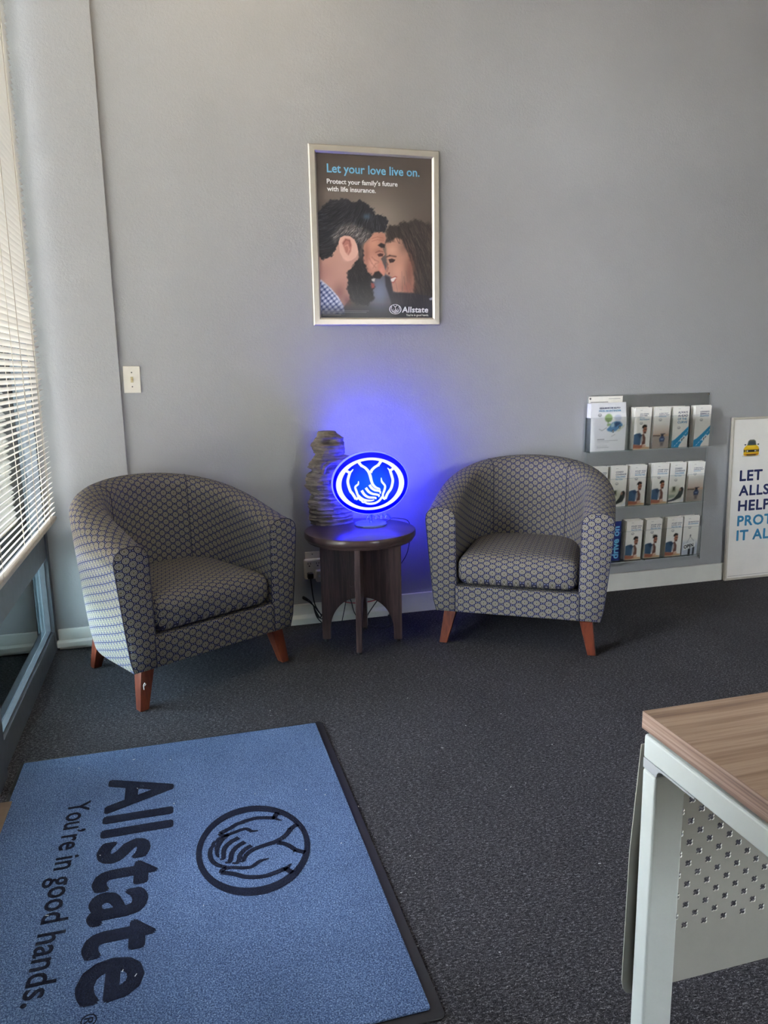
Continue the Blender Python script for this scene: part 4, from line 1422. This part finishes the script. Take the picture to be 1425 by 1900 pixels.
def leaflet_grid(nu=30, nv=64):
    u, v = np.meshgrid(np.linspace(0, 1, nu), np.linspace(0, 1, nv))
    return u, v * 2.2
WHT = (242, 238, 231)
def art_man():
    u, v = leaflet_grid()
    A = Art(u, v, WHT)
    V = lambda pts: [(a, b2 * 2.2) for a, b2 in pts]
    A.poly(V([(0, 0), (1, 0), (1, .045), (.7, .065), (0, .03)]), (206, 172, 132), .05)
    A.poly(V([(0, .36), (.15, .385), (.36, .39), (.5, .35), (.52, .2), (.4, .1), (0, .12)]), (66, 94, 124), .04)
    A.poly(V([(.2, .38), (.36, .39), (.46, .34), (.42, .26), (.3, .3)]), (50, 72, 102), .08)
    A.poly(V([(.5, .36), (.6, .38), (.72, .28), (.73, .13), (.52, .1), (.47, .2)]), (112, 74, 62), .05)
    A.poly(V([(.44, .3), (.54, .34), (.58, .22), (.5, .12), (.42, .14)]), (206, 206, 210), .06, .7)
    A.poly(V([(-.1, .13), (.3, .105), (.62, .1), (.68, .05), (.4, .02), (-.1, .03)]), (164, 100, 76), .05)
    A.poly(V([(.58, .12), (.78, .1), (.74, .05), (.55, .05)]), (216, 176, 150), .05)
    A.poly(V([(.5, .5), (.54, .43), (.56, .39), (.64, .375), (.72, .4), (.77, .455), (.75, .53), (.62, .55)]), (176, 114, 88), .04)
    A.poly(V([(.6, .4), (.72, .38), (.74, .41), (.64, .43)]), (70, 46, 40), .05)
    A.poly(V([(.46, .51), (.5, .57), (.6, .6), (.72, .588), (.78, .55), (.74, .53), (.62, .54), (.53, .48)]), (44, 32, 28), .04)
    A.disc(.5, .495 * 2.2, .05, .06, (236, 232, 228))
    A.line(V([(.62, .48), (.77, .487)]), .03, (40, 30, 28), .9)
    return A.c
def art_boat():
    u, v = leaflet_grid()
    A = Art(u, v, WHT)
    k = v / 2.2
    A.over(np.clip((.62 - k) / .3, 0, 1), (206, 182, 166))
    A.over(np.clip((.36 - k) / .03, 0, 1), (196, 164, 140))
    A.over(np.clip((.30 - k) / .01, 0, 1), (186, 172, 160))
    A.over((0.5 + 0.5 * np.sin(k * 160 + 3 * np.sin(u * 9))) * (k < .3) * 0.35, (110, 96, 92))
    V = lambda pts: [(a, b2 * 2.2) for a, b2 in pts]
    A.poly(V([(0, .305), (.45, .30), (.45, .318), (0, .325)]), (52, 46, 52), .03)
    A.poly(V([(.44, .16), (.72, .16), (.76, .24), (.66, .30), (.52, .30), (.42, .24)]), (54, 66, 100), .05)
    A.poly(V([(.48, .24), (.70, .24), (.66, .20), (.52, .20)]), (120, 134, 166), .05)
    A.poly(V([(.5, .30), (.66, .30), (.66, .34), (.52, .34)]), (40, 40, 54), .04)
    A.poly(V([(.48, .345), (.76, .345), (.76, .362), (.48, .36)]), (46, 42, 48), .03)
    A.poly(V([(.48, .15), (.70, .15), (.66, .06), (.52, .06)]), (78, 70, 76), .12, .7)
    return A.c
def art_road():
    u, v = leaflet_grid(34, 74)
    A = Art(u, v, WHT)
    V = lambda pts: [(a, b2 * 2.2) for a, b2 in pts]
    A.poly(V([(-.1, -.05), (-.1, .14), (.2, .2), (.55, .33), (1.1, .55), (1.1, .36), (.75, .2), (.5, .06), (.4, -.05)]), (48, 146, 196), .03)
    for k in range(7):
        t0, t1 = k / 7, k / 7 + .08
        f = lambda t: (.18 + .9 * t, (.03 + .42 * t ** 1.05) * 2.2)
        A.line([f(t0), f(t1)], .025, (236, 240, 244))
    A.poly(V([(.52, .15), (.60, .135), (.86, .235), (.88, .27), (.78, .285), (.54, .19)]), (232, 234, 236), .03)
    A.poly(V([(.60, .165), (.65, .16), (.69, .215), (.64, .215)]), (30, 32, 40), .03)
    A.poly(V([(.72, .205), (.77, .21), (.80, .255), (.75, .25)]), (30, 32, 40), .03)
    return A.c
def art_condo():
    u, v = leaflet_grid()
    A = Art(u, v, WHT)
    V = lambda pts: [(a, b2 * 2.2) for a, b2 in pts]
    A.poly(V([(-.1, .1), (-.1, .34), (.5, .40), (.75, .34), (.75, .1)]), (196, 194, 172), .3)
    A.poly(V([(.22, .28), (.42, .28), (.42, .40), (.22, .40)]), (120, 122, 96), .12)
    A.poly(V([(.28, .32), (.38, .32), (.38, .40), (.28, .40)]), (54, 56, 50), .06)
    A.poly(V([(-.1, .1), (.4, .14), (.4, .2), (-.1, .2)]), (150, 160, 140), .1)
    A.poly(V([(.68, .31), (.74, .37), (.86, .385), (.93, .34), (.92, .22), (.80, .12), (.45, .06), (.3, .07), (.44, .14), (.6, .22)]), (66, 72, 70), .05)
    A.poly(V([(.66, .30), (.70, .36), (.78, .37), (.80, .31), (.74, .28)]), (166, 128, 108), .04)
    A.poly(V([(.74, .37), (.86, .39), (.94, .34), (.92, .26), (.84, .28), (.80, .34)]), (46, 42, 42), .04)
    A.poly(V([(-.1, .06), (.2, .08), (.44, .12), (.4, .05), (-.1, .02)]), (60, 62, 74), .05)
    A.poly(V([(.7, .03), (.9, .07), (1.05, .16), (1.05, .05), (.85, .0)]), (226, 226, 228), .05)
    return A.c
def art_open():
    u, v = leaflet_grid()
    A = Art(u, v, WHT)
    V = lambda pts: [(a, b2 * 2.2) for a, b2 in pts]
    A.over(np.clip((.42 - v / 2.2) / .2, 0, 1) * .9, (184, 190, 204))
    A.poly(V([(.42, -.05), (.56, -.05), (.56, .2), (.42, .2)]), (46, 48, 54), .05)
    A.poly(V([(.70, -.05), (.82, -.05), (.82, .22), (.70, .22)]), (60, 62, 68), .05)
    A.line(V([(.5, .47), (.3, .32)]), .02, (90, 90, 96), .6)
    A.line(V([(.5, .47), (.78, .34)]), .02, (90, 90, 96), .6)
    A.disc(.5, .5 * 2.2, .05, .06, (128, 128, 132))
    A.poly(V([(.1, .12), (.86, .20), (.86, .36), (.1, .28)]), (234, 234, 232), .03)
    return A.c
def art_blue():
    u, v = leaflet_grid()
    A = Art(u, v, (28, 42, 112))
    A.poly([(.1, 1.4), (.9, 1.5), (.9, 1.9), (.1, 1.9)], (40, 56, 128), .1)
    return A.c
def art_flyer():
    u, v = np.meshgrid(np.linspace(0, 1, 56), np.linspace(0, 1, 66))
    v = v * 1.17
    A = Art(u, v, (243, 242, 245))
    A.disc(.50, .80, .105, .10, (150, 176, 120), .3)
    A.line([(.49, .72), (.485, .61)], .02, (120, 140, 96))
    A.disc(.52, .64, .06, .03, (160, 184, 136), .4)
    A.disc(.76, .80, .10, .07, (206, 212, 230), .5)
    A.poly([(.46, .53), (.53, .59), (.60, .68), (.70, .72), (.82, .71), (.88, .65), (.90, .61), (.72, .48), (.60, .46), (.49, .49)], (92, 138, 184), .03)
    A.poly([(.57, .63), (.63, .69), (.69, .66), (.65, .58), (.58, .58)], (176, 204, 214), .03)
    A.poly([(.66, .66), (.72, .70), (.80, .69), (.84, .66), (.70, .57)], (52, 82, 120), .03)
    for (x, y) in ((.64, .48), (.82, .57)):
        A.disc(x, y, .028, .036, (40, 44, 50)); A.disc(x, y, .016, .022, (206, 206, 206))
    A.poly([(.74, .48), (.92, .60), (.95, .62), (.93, .58), (.8, .48)], (206, 206, 180), .05)
    A.line([(.46, .57), (.33, .50), (.25, .54)], .014, (160, 160, 164), .8)
    A.line([(.70, .40), (.60, .35)], .012, (180, 180, 184), .8)
    for k, (a, b2) in enumerate(((.22, .40), (.22, .78), (.22, .54), (.28, .40), (.28, .40), (.22, .50), (.22, .54))):
        y = .29 - .034 * k
        A.line([(a, y), (b2, y)], .009, (150, 150, 156) if k else (70, 70, 80), .7)
    return A.c
LW, LH = 0.096, 0.213
ARTM = {}
for nm, fn in (('man', art_man), ('boat', art_boat), ('road', art_road), ('condo', art_condo), ('open', art_open), ('blue', art_blue)):
    ARTM[nm] = art_mesh('cover_print', fn(), LW, LH)
EMS = emblem_mesh(0.0095, 0, 1.2)
_tcache = {}
BAR = MB().add([(0, 0, 0), (0.013, 0, 0), (0.013, 0.0011, 0), (0, 0.0011, 0)], [(0, 1, 2, 3)]).mesh('header_line')
def tmesh(body, h, w, bold):
    k = (body, h, w, bold)
    if k not in _tcache:
        _tcache[k] = text_mesh(body, h=h, w=w, bold=bold, extrude=0.0)
    return _tcache[k]
TXT = {
    'stuff': ('man', [('STUFF YOU', 0.062, 'ink_navy'), ('LOVE, IT\u2019S', 0.056, 'ink_navy'), ('PROTECTED', 0.060, 'ink_blue')], 0.0072),
    'cosas': ('man', [('LAS COSAS', 0.050, 'ink_navy'), ('QUE AMA', 0.044, 'ink_navy'), ('EST\u00c1N', 0.028, 'ink_blue'), ('PROTEGIDAS', 0.056, 'ink_blue')], 0.0068),
    'boat': ('boat', [('A GREAT BOAT', 0.054, 'ink_navy'), ('DESERVES GREAT', 0.062, 'ink_navy'), ('INSURANCE.', 0.044, 'ink_blue')], 0.0058),
    'curve': ('road', [('ALWAYS', 0.058, 'ink_navy'), ('AHEAD', 0.060, 'ink_navy'), ('OF THE', 0.054, 'ink_blue'), ('CURVE', 0.058, 'ink_blue')], 0.0120),
    'llev': ('road', [('LLEVANDO', 0.056, 'ink_navy'), ('SIEMPRE LA', 0.056, 'ink_navy'), ('DELANTERA', 0.056, 'ink_blue')], 0.0078),
    'condo': ('condo', [('CONDO', 0.044, 'ink_navy'), ('COVERAGE', 0.062, 'ink_navy'), ('TAILORED', 0.058, 'ink_blue'), ('TO YOU', 0.042, 'ink_blue')], 0.0090),
    'open': ('open', [('BIG PROTECTION', 0.064, 'ink_navy'), ('BUSINESS', 0.062, 'ink_blue')], 0.0072),
    'blue': ('blue', [], 0.0),
}
def leaflets(xc, row, kind, label, group, thick=0.036, lean=3.0, dz=0.0):
    t = thing('leaflet_stack', label, 'leaflets', (xc, -0.010, ZR[row] + 0.0008), group=group, rot=(math.radians(-lean * 0 + 0), 0, 0))
    art, lines, lh = TXT[kind]
    # pages: a sheared block whose top leans towards the room
    sh = math.tan(math.radians(lean)) * LH
    y0, y1 = -thick, 0.0
    mb = MB()
    ns = max(5, int(thick / 0.0045))
    rr = random.Random(int(xc * 1000) + row)
    for k in range(ns):
        a, b2 = y0 + (y1 - y0) * k / ns, y0 + (y1 - y0) * (k + 0.93) / ns
        dx, top = rr.uniform(-0.0012, 0.0012), LH + dz - (0 if k == 0 else rr.uniform(-0.004, 0.003))
        if k == 0:
            dx, top = 0, LH
        s1 = sh * (1.0 - 0.9 * k / ns)
        mb.hexa([(-LW / 2 + dx, a, 0), (LW / 2 + dx, a, 0), (LW / 2 + dx, b2, 0), (-LW / 2 + dx, b2, 0)],
                [(-LW / 2 + dx, a - s1, top), (LW / 2 + dx, a - s1, top), (LW / 2 + dx, b2 - s1, top), (-LW / 2 + dx, b2 - s1, top)])
    obj('pages', mb, M['paper'] if kind != 'blue' else plain('blue_leaflet_paper', rgb(30, 44, 116), 0.5), t)
    rot = (math.pi / 2 + math.atan(sh / LH), 0, 0)
    def put(name, me, m, x, z, lift):
        y = -thick - sh * z / LH - lift
        return link(name, me, m, t, (x, y, z), rot)
    put('cover_print', ARTM[art], M['print'], -LW / 2, 0.0, 0.0004)
    z = LH - 0.034 if kind not in ('curve',) else LH - 0.036
    for body, w, ink in lines:
        put('title_text', tmesh(body, lh, w, 0.02), M[ink], -0.020, z, 0.0007)
        z -= lh * 1.42
    if kind != 'blue':
        put('header_line', BAR, M['ink_grey'], -0.020, LH - 0.012, 0.0007)
        put('emblem', EMS, M['ink_grey'], -0.010, z - 0.006, 0.0007)
    if kind == 'open':
        o = put('sign_text', tmesh('OPEN', 0.021, 0.060, 0.035), M['ink_black'], -0.036, 0.034, 0.0032)
        o.rotation_euler = (rot[0], -math.radians(9), 0)
    if kind == 'blue':
        me = text_mesh('drive on', h=0.042, w=0.175, bold=0.03, extrude=0.0)
        o = put('title_text', me, M['ink_headline'], 0.040, 0.012, 0.0008)
        o.data.transform(Matrix.Rotation(math.pi / 2, 4, 'Z'))
        for k in range(4):
            sm2 = MB().add([(0, 0, 0), (0.0012, 0, 0), (0.0012, 0.05 - 0.008 * k, 0), (0, 0.05 - 0.008 * k, 0)], [(0, 1, 2, 3)]).mesh('small_print')
            put('small_print', sm2, M['ink_grey'], -0.030 + 0.006 * k, 0.07, 0.0008)
    return t
G1, G2, G3 = 'leaflets in the top row of the rack', 'leaflets in the middle row of the rack', 'leaflets in the bottom row of the rack'
leaflets(2.892, 0, 'cosas', 'leaflet stack showing a man in headphones, Spanish title, in the top row', G1)
leaflets(3.004, 0, 'boat', 'sunset boat leaflet stack in the top row', G1)
leaflets(3.120, 0, 'curve', 'leaflet stack titled ALWAYS AHEAD OF THE CURVE with blue road', G1, lean=2)
leaflets(3.254, 0, 'llev', 'leaflet stack titled LLEVANDO with blue road at the right end', G1, lean=2)
leaflets(2.650, 1, 'stuff', 'leaflet stack mostly hidden by the armchair in the middle row', G2)
leaflets(2.764, 1, 'condo', 'CONDO COVERAGE leaflet stack beside the armchair back in the middle row', G2)
leaflets(2.876, 1, 'stuff', 'man in headphones leaflet stack left of the gap in the middle row', G2, lean=4)
leaflets(3.010, 1, 'stuff', 'man in headphones leaflet stack right of the gap in the middle row', G2, thick=0.040)
leaflets(3.117, 1, 'condo', 'CONDO COVERAGE leaflet stack second from right in the middle row', G2)
leaflets(3.231, 1, 'boat', 'sunset boat leaflet stack at the right end of the middle row', G2, lean=4)
leaflets(2.748, 2, 'blue', 'dark blue leaflet stack reading drive on in the bottom row', G3, thick=0.03, lean=1, dz=-0.01)
leaflets(2.870, 2, 'stuff', 'man in headphones leaflet stack beside the blue leaflets in the bottom row', G3)
leaflets(2.986, 2, 'stuff', 'man in headphones leaflet stack in the centre of the bottom row', G3, lean=4)
leaflets(3.112, 2, 'stuff', 'man in headphones leaflet stack left of the OPEN leaflets', G3, thick=0.040)
leaflets(3.216, 2, 'open', 'leaflet stack picturing an OPEN sign at the right end of the bottom row', G3, thick=0.040)
# letter-size flyers in the wide pocket
fl = thing('flyer_stack', 'stack of white letter-size flyers with blue car drawing in the wide pocket', 'flyers', (2.588, -0.010, ZR[0] + 0.0008))
FW, FH = 0.200, 0.246
bend = lambda a, b2: -0.022 * max(0.0, b2 - 0.62) * max(0.0, a - 0.2) * 2.2 + 0.010 * b2
mb = MB()
for k in range(9):
    a = -0.0385 + 0.0042 * k
    mb.hexa([(0, a, 0), (FW, a, 0), (FW, a + 0.0038, 0), (0, a + 0.0038, 0)],
            [(0.001 * (k % 3), a - 0.008, FH - 0.004 - 0.002 * (k % 2)), (FW - 0.001 * (k % 2), a - 0.004, FH - 0.004), (FW, a, FH - 0.004), (0.001 * (k % 3), a - 0.004, FH - 0.004)])
obj('pages', mb, M['paper_cool'], fl)
fp = art_mesh('cover_print', art_flyer(), FW + 0.006, FH, bend)
smooth_by_angle(fp, 3.0)
link('cover_print', fp, M['print'], fl, (0, -0.0392, 0), WALLROT)
for body, z, w, ink in (('SEGUROS DE AUTO', 0.2145, 0.118, 'ink_navy'), ('F\u00c1CIL DE ENTENDER', 0.2010, 0.126, 'ink_blue')):
    link('title_text', text_mesh(body, h=0.0085 if ink == 'ink_navy' else 0.0098, w=w, bold=0.03, extrude=0, shear=0.1), M[ink], fl, (0.046 if ink == 'ink_navy' else 0.043, -0.0505, z), WALLROT)
link('emblem', emblem_mesh(0.0105, 0, 1.1), M['ink_grey'], fl, (0.050, -0.0496, 0.184), WALLROT)
fb = thing('flyer', 'taller white sheet standing behind the blue car flyers', 'flyer', (2.600, -0.0088, ZR[0] + 0.001))
obj('sheet', MB().box(0, 0.196, -0.0008, 0.0, 0, 0.276), M['paper'], fb)
obj('heading_line', MB().box(0.012, 0.112, -0.0011, -0.0009, 0.2455, 0.2485), M['ink_grey'], fb)
obj('small_print', MB().box(0.115, 0.182, -0.0011, -0.0009, 0.2615, 0.2635), M['ink_grey'], fb)

# ------------------------------------------------------------------ board leaning on the wall
bd = thing('display_board', 'white display board with yellow car and blue lettering leaning on the wall', 'board', (3.466, -0.034, 0.002), rot=(math.radians(-1.2), 0, 0))
BWD, BHT = 0.62, 0.905
obj('panel', MB().box(0.010, BWD - 0.010, -0.006, 0.004, 0.010, BHT - 0.010), M['board_white'], bd)
for (a, b2, c, d) in ((0, 0.012, 0, BHT), (BWD - 0.012, BWD, 0, BHT), (0.012, BWD - 0.012, 0, 0.012), (0.012, BWD - 0.012, BHT - 0.012, BHT)):
    obj('edge_rail', MB().box(a, b2, -0.010, 0.006, c, d), M['board_frame'], bd, bevel=0.002)
for body, z, ink in (('LET', 0.558, 'ink_navy'), ('ALLSTATE', 0.475, 'ink_navy'), ('HELP', 0.391, 'ink_navy'), ('PROTECT', 0.306, 'ink_blue'), ('IT ALL', 0.224, 'ink_blue')):
    link('lettering', text_mesh(body, h=0.060, bold=0.0, fat=0.03, extrude=0.0, xs=1.12, space=1.08), M[ink], bd, (0.064, -0.0064, z - 0.002), WALLROT)
obj('bottom_line', MB().box(0.02, BWD - 0.02, -0.0064, -0.0061, 0.022, 0.0236), M['ink_grey'], bd)
def car_art():
    u, v = np.meshgrid(np.linspace(0, 1, 56), np.linspace(0, 1, 48))
    A = Art(u * 1.15, v, (240, 235, 228))
    A.blob(.57, .06, .45, .05, (110, 106, 100), .8)
    A.poly([(.27, .60), (.36, .90), (.46, .97), (.72, .97), (.82, .90), (.90, .60)], (92, 96, 84), .04)
    A.poly([(.33, .64), (.40, .88), (.76, .88), (.84, .64)], (64, 74, 78), .05)
    A.disc(.17, .70, .06, .04, (60, 62, 60)); A.disc(1.0, .70, .06, .04, (60, 62, 60))
    A.poly([(.08, .12), (.08, .46), (.16, .58), (.28, .66), (.88, .66), (1.0, .58), (1.07, .46), (1.07, .12), (.96, .06), (.20, .06)], (222, 178, 30), .04)
    A.poly([(.28, .62), (.88, .62), (.80, .54), (.36, .54)], (236, 206, 80), .08, .7)
    A.poly([(.22, .40), (.93, .40), (.90, .27), (.25, .27)], (30, 28, 26), .04)
    A.disc(.32, .335, .05, .045, (196, 196, 186)); A.disc(.83, .335, .05, .045, (196, 196, 186))
    A.poly([(.08, .42), (.19, .40), (.19, .28), (.09, .28)], (70, 62, 50), .04)
    A.poly([(1.07, .42), (.96, .40), (.96, .28), (1.06, .28)], (70, 62, 50), .04)
    A.poly([(.12, .18), (1.03, .18), (.98, .08), (.18, .08)], (196, 120, 20), .05)
    A.poly([(.26, .14), (.89, .14), (.86, .08), (.3, .08)], (40, 34, 30), .04)
    return A.c
link('car_print', art_mesh('car_print', car_art(), 0.116, 0.096), M['print'], bd, (0.072, -0.0064, 0.688), WALLROT)

# ------------------------------------------------------------------ desk
DX0, DX1, DY1, DY0 = 1.181, 2.70, -2.612, -3.36
dk = thing('desk', 'wood-laminate desk with pale metal legs and perforated modesty panel', 'desk', (DX0, DY1, 0))
def dbox(x0, x1, y0, y1, z0, z1):
    return MB().box(x0 - DX0, x1 - DX0, y0 - DY1, y1 - DY1, z0, z1)
obj('desk_top', dbox(DX0 + 0.002, DX1 - 0.002, DY0 + 0.002, DY1 - 0.002, 0.697, 0.722), M['desk_top'], dk)
ebm = dbox(DX0, DX0 + 0.002, DY0, DY1, 0.697, 0.7222)
obj('edge_band', ebm, M['desk_edge'], dk)
obj('edge_band', dbox(DX1 - 0.002, DX1, DY0, DY1, 0.697, 0.7222), M['desk_edge'], dk)
eb2 = dbox(DX0 + 0.002, DX1 - 0.002, DY1 - 0.002, DY1, 0.697, 0.7222)
obj('edge_band', eb2, M['desk_top'], dk)
obj('edge_band', dbox(DX0 + 0.002, DX1 - 0.002, DY0, DY0 + 0.002, 0.697, 0.7222), M['desk_top'], dk)
for (lx0, lx1) in ((1.185, 1.235), (DX1 - 0.054, DX1 - 0.004)):
    obj('leg_rail', dbox(lx0, lx1, DY0 + 0.01, DY1, 0.652, 0.688), M['desk_metal'], dk, bevel=0.004, seg=3)
    obj('spacer_plate', dbox(lx0 + 0.007, lx1 - 0.01, DY1 - 0.135, DY1 - 0.008, 0.688, 0.697), M['desk_metal'], dk, bevel=0.002)
    obj('spacer_plate', dbox(lx0 + 0.007, lx1 - 0.01, DY0 + 0.02, DY0 + 0.15, 0.688, 0.697), M['desk_metal'], dk, bevel=0.002)
    for (a, b2) in ((DY1 - 0.031, DY1), (DY0 + 0.01, DY0 + 0.041)):
        lg = obj('leg', dbox(lx0, lx1, a, b2, 0.012, 0.636), M['desk_metal'], dk, bevel=0.004, seg=3)
        obj('foot', dbox(lx0 + 0.004, lx1 - 0.004, a + 0.004, b2 - 0.004, 0.0008, 0.012), M['black_plastic'], lg)
    # corner casting between leg and rail, rounded inside
    for sgn, yc in ((-1, DY1), (1, DY0 + 0.01)):
        poly = [(0, 0.652), (0, 0.6365), (sgn * 0.031, 0.6365), (sgn * 0.0325, 0.642), (sgn * 0.036, 0.6465), (sgn * 0.042, 0.6485), (sgn * 0.11, 0.6495), (sgn * 0.11, 0.652)]
        poly = [(yc - DY1 + p, q) for p, q in poly]
        obj('corner_bracket', MB().prism(poly, 'x', lx0 + 0.0008 - DX0, lx1 - 0.0008 - DX0), M['desk_grey'], dk, bevel=0.0008)
obj('crossbar', dbox(1.235, DX1 - 0.054, DY1 - 0.06, DY1 - 0.03, 0.655, 0.685), M['desk_metal'], dk, bevel=0.003)
# modesty panel with clover-shaped perforations
def modesty():
    mb = MB()
    s, x0, z0 = 0.0176, 1.2595, 0.3545
    nx, nz = 70, 17
    def clover(cx, cz):
        pts = []
        for k in range(16):
            a = 2 * math.pi * k / 16
            r = 0.0054 * (1 - 0.24 * math.cos(4 * a) + 0.12 * math.sin(4 * a) ** 2)
            pts.append((cx + r * math.cos(a + math.pi / 4 * 0 + 0.0), cz + r * math.sin(a)))
        return pts
    y = -2.6065 - DY1
    vid = {}
    vs, fs = [], []
    def V(x, z):
        k = (round(x, 6), round(z, 6))
        if k not in vid:
            vid[k] = len(vs); vs.append((x - DX0, y, z))
        return vid[k]
    XL, XRr = x0 - s / 2, x0 - s / 2 + nx * s
    ZL, ZH = z0 - s / 2, z0 - s / 2 + nz * s
    for i in range(nx):
        for j in range(nz):
            cx, cz = x0 + i * s, z0 + j * s
            q = [(cx - s / 2, cz - s / 2), (cx + s / 2, cz - s / 2), (cx + s / 2, cz + s / 2), (cx - s / 2, cz + s / 2)]
            if (i + j) % 2 == 0 or j > 14:
                fs.append(tuple(V(*p) for p in q))
            else:
                h = clover(cx, cz)
                hv = [V(*p) for p in h]
                cv = [V(*p) for p in q]
                # corner c sits at angles 225,315,45,135 -> hole indices 10,14,2,6
                hi = [10, 14, 2, 6]
                for c in range(4):
                    a0, a1 = hi[c], hi[(c + 1) % 4]
                    seq = []
                    k = a0
                    while True:
                        seq.append(hv[k % 16])
                        if k % 16 == a1 % 16:
                            break
                        k += 1
                    fs.append(tuple([cv[c], cv[(c + 1) % 4]] + seq[::-1]))
    # surround
    xa, xb, za, zb = 1.172, DX1 - 0.004, 0.257, 0.668
    def strip(pts):
        fs.append(tuple(V(*p) for p in pts))
    rc = 0.016
    zs = [ZL + j * s for j in range(nz + 1)]
    xs = [XL + i * s for i in range(nx + 1)]
    left = [(xa + 0.004, zb)] + [(xa + 0.018, zb)] * 0
    strip([(XL, z) for z in zs[::-1]][::-1] + [(XL, zb), (xa + 0.014, zb), (xa + 0.003, 0.5), (xa, za + rc * 1.6), (xa + 0.003, za + rc * 0.7), (xa + 0.008, za + 0.003), (xa + rc, za), (XL, za)])
    strip([(x, ZL) for x in xs] + [(XRr, za), (XL, za)])
    strip([(x, ZH) for x in xs] + [(XRr, zb), (XL, zb)])
    strip([(XRr, z) for z in zs] + [(XRr, zb), (xb, zb), (xb, za), (XRr, za)])
    me = bpy.data.meshes.new('modesty_panel')
    me.from_pydata(vs, [], fs)
    bm = bmesh.new(); bm.from_mesh(me)
    bmesh.ops.recalc_face_normals(bm, faces=bm.faces)
    r = bmesh.ops.extrude_face_region(bm, geom=bm.faces[:])
    bmesh.ops.translate(bm, verts=[g for g in r['geom'] if isinstance(g, bmesh.types.BMVert)], vec=(0, 0.0016, 0))
    bmesh.ops.recalc_face_normals(bm, faces=bm.faces)
    bm.to_mesh(me); bm.free()
    return me
link('modesty_panel', modesty(), M['desk_panel'], dk)

# ------------------------------------------------------------------ logo mat
MX0, MX1, MY1, MY0 = 0.035, 0.993, -1.058, -2.325
mt = thing('door_mat', 'steel blue logo mat with black rubber border on the carpet', 'mat', ((MX0 + MX1) / 2, (MY0 + MY1) / 2, 0.0))
cxm, cym = (MX0 + MX1) / 2, (MY0 + MY1) / 2
def round_rect(x0, x1, y0, y1, r, n=6):
    pts = []
    for (cx, cy, a0) in ((x1 - r, y1 - r, 0), (x0 + r, y1 - r, 90), (x0 + r, y0 + r, 180), (x1 - r, y0 + r, 270)):
        for k in range(n + 1):
            a = math.radians(a0 + 90 * k / n)
            pts.append((cx + r * math.cos(a) - cxm, cy + r * math.sin(a) - cym))
    return pts
obj('rubber_border', MB().prism(round_rect(MX0, MX1, MY0, MY1, 0.012), 'z', 0.0008, 0.0042), M['black_rubber'], mt, bevel=0.0015)
obj('pile', MB().prism(round_rect(MX0 + 0.012, MX1 - 0.024, MY0 + 0.022, MY1 - 0.016, 0.006), 'z', 0.0043, 0.0095), M['pile'], mt, bevel=0.002)
MROT = (0, 0, -math.pi / 2)
ZT = 0.0096
def mtext(name, body, xbase, ystart, length, h, bold, **kw):
    link(name, text_mesh(body, h=h, w=length, bold=bold, extrude=0.0008, **kw), M['pile_dark'], mt, (xbase - cxm, ystart - cym, ZT), MROT)
mtext('brand_text', 'Allstate', 0.311, -1.262, 0.855, 0.188, 0.0, fat=0.028, space=1.08)
mtext('registered_mark', '\u00ae', 0.33, -2.135, 0.03, 0.03, 0.0)
tg = text_mesh('You\u2019re in good hands.', h=0.077, w=0.725, extrude=0.0008, fat=0.010, space=1.02)
tvx = np.array([v.co.x for v in tg.vertices])
occ = np.zeros(726, bool)
for p in tg.polygons:
    xs_ = [tg.vertices[i].co.x for i in p.vertices]
    occ[int(min(xs_) * 1000):int(max(xs_) * 1000) + 1] = True
runs, start = [], None
for i in range(726):
    if not occ[i] and start is None:
        start = i
    if occ[i] and start is not None:
        runs.append((i - start, (i + start) / 2000.0)); start = None
cuts = sorted(c for _, c in sorted(runs, reverse=True)[:3])
for k in range(4):
    lo_, hi_ = ([-1] + cuts)[k], (cuts + [9])[k]
    keep = [p for p in tg.polygons if lo_ < tg.vertices[p.vertices[0]].co.x < hi_]
    ids = {}
    fs_ = [tuple(ids.setdefault(i, len(ids)) for i in p.vertices) for p in keep]
    wm = bpy.data.meshes.new('tagline_word')
    wm.from_pydata([tuple(tg.vertices[i].co) for i in ids], [], fs_)
    link('tagline_word', wm, M['pile_dark'], mt, (0.196 - cxm, -1.36 - cym, ZT), MROT)
link('emblem', emblem_mesh(0.187, 0.0006, 1.0), M['pile_dark'], mt, (0.695 - cxm, -1.708 - cym, ZT), MROT)

# tiny lint specks lying on the carpet and the mat
M['lint'] = plain('pale_lint', rgb(210, 208, 204), 0.9)
lm = MB()
lr = random.Random(21)
for _ in range(40):
    x, y = lr.uniform(0.1, 1.9), lr.uniform(-2.3, -0.9)
    z = 0.0108 if (MX0 < x < MX1 and MY0 < y < MY1) else 0.0012
    a = lr.uniform(0, 3.14)
    l_, w_ = lr.uniform(0.0012, 0.004), 0.0009
    c, s_ = math.cos(a), math.sin(a)
    lm.add([(x + c * l_ - s_ * w_, y + s_ * l_ + c * w_, z), (x - c * l_ - s_ * w_, y - s_ * l_ + c * w_, z), (x - c * l_ + s_ * w_, y - s_ * l_ - c * w_, z), (x + c * l_ + s_ * w_, y + s_ * l_ - c * w_, z),
            (x, y, z + 0.0009)], [(0, 1, 4), (1, 2, 4), (2, 3, 4), (3, 0, 4)])
lo = tag(obj('lint', lm, M['lint']), 'pale lint specks scattered on carpet and mat', 'lint')
lo['kind'] = 'stuff'
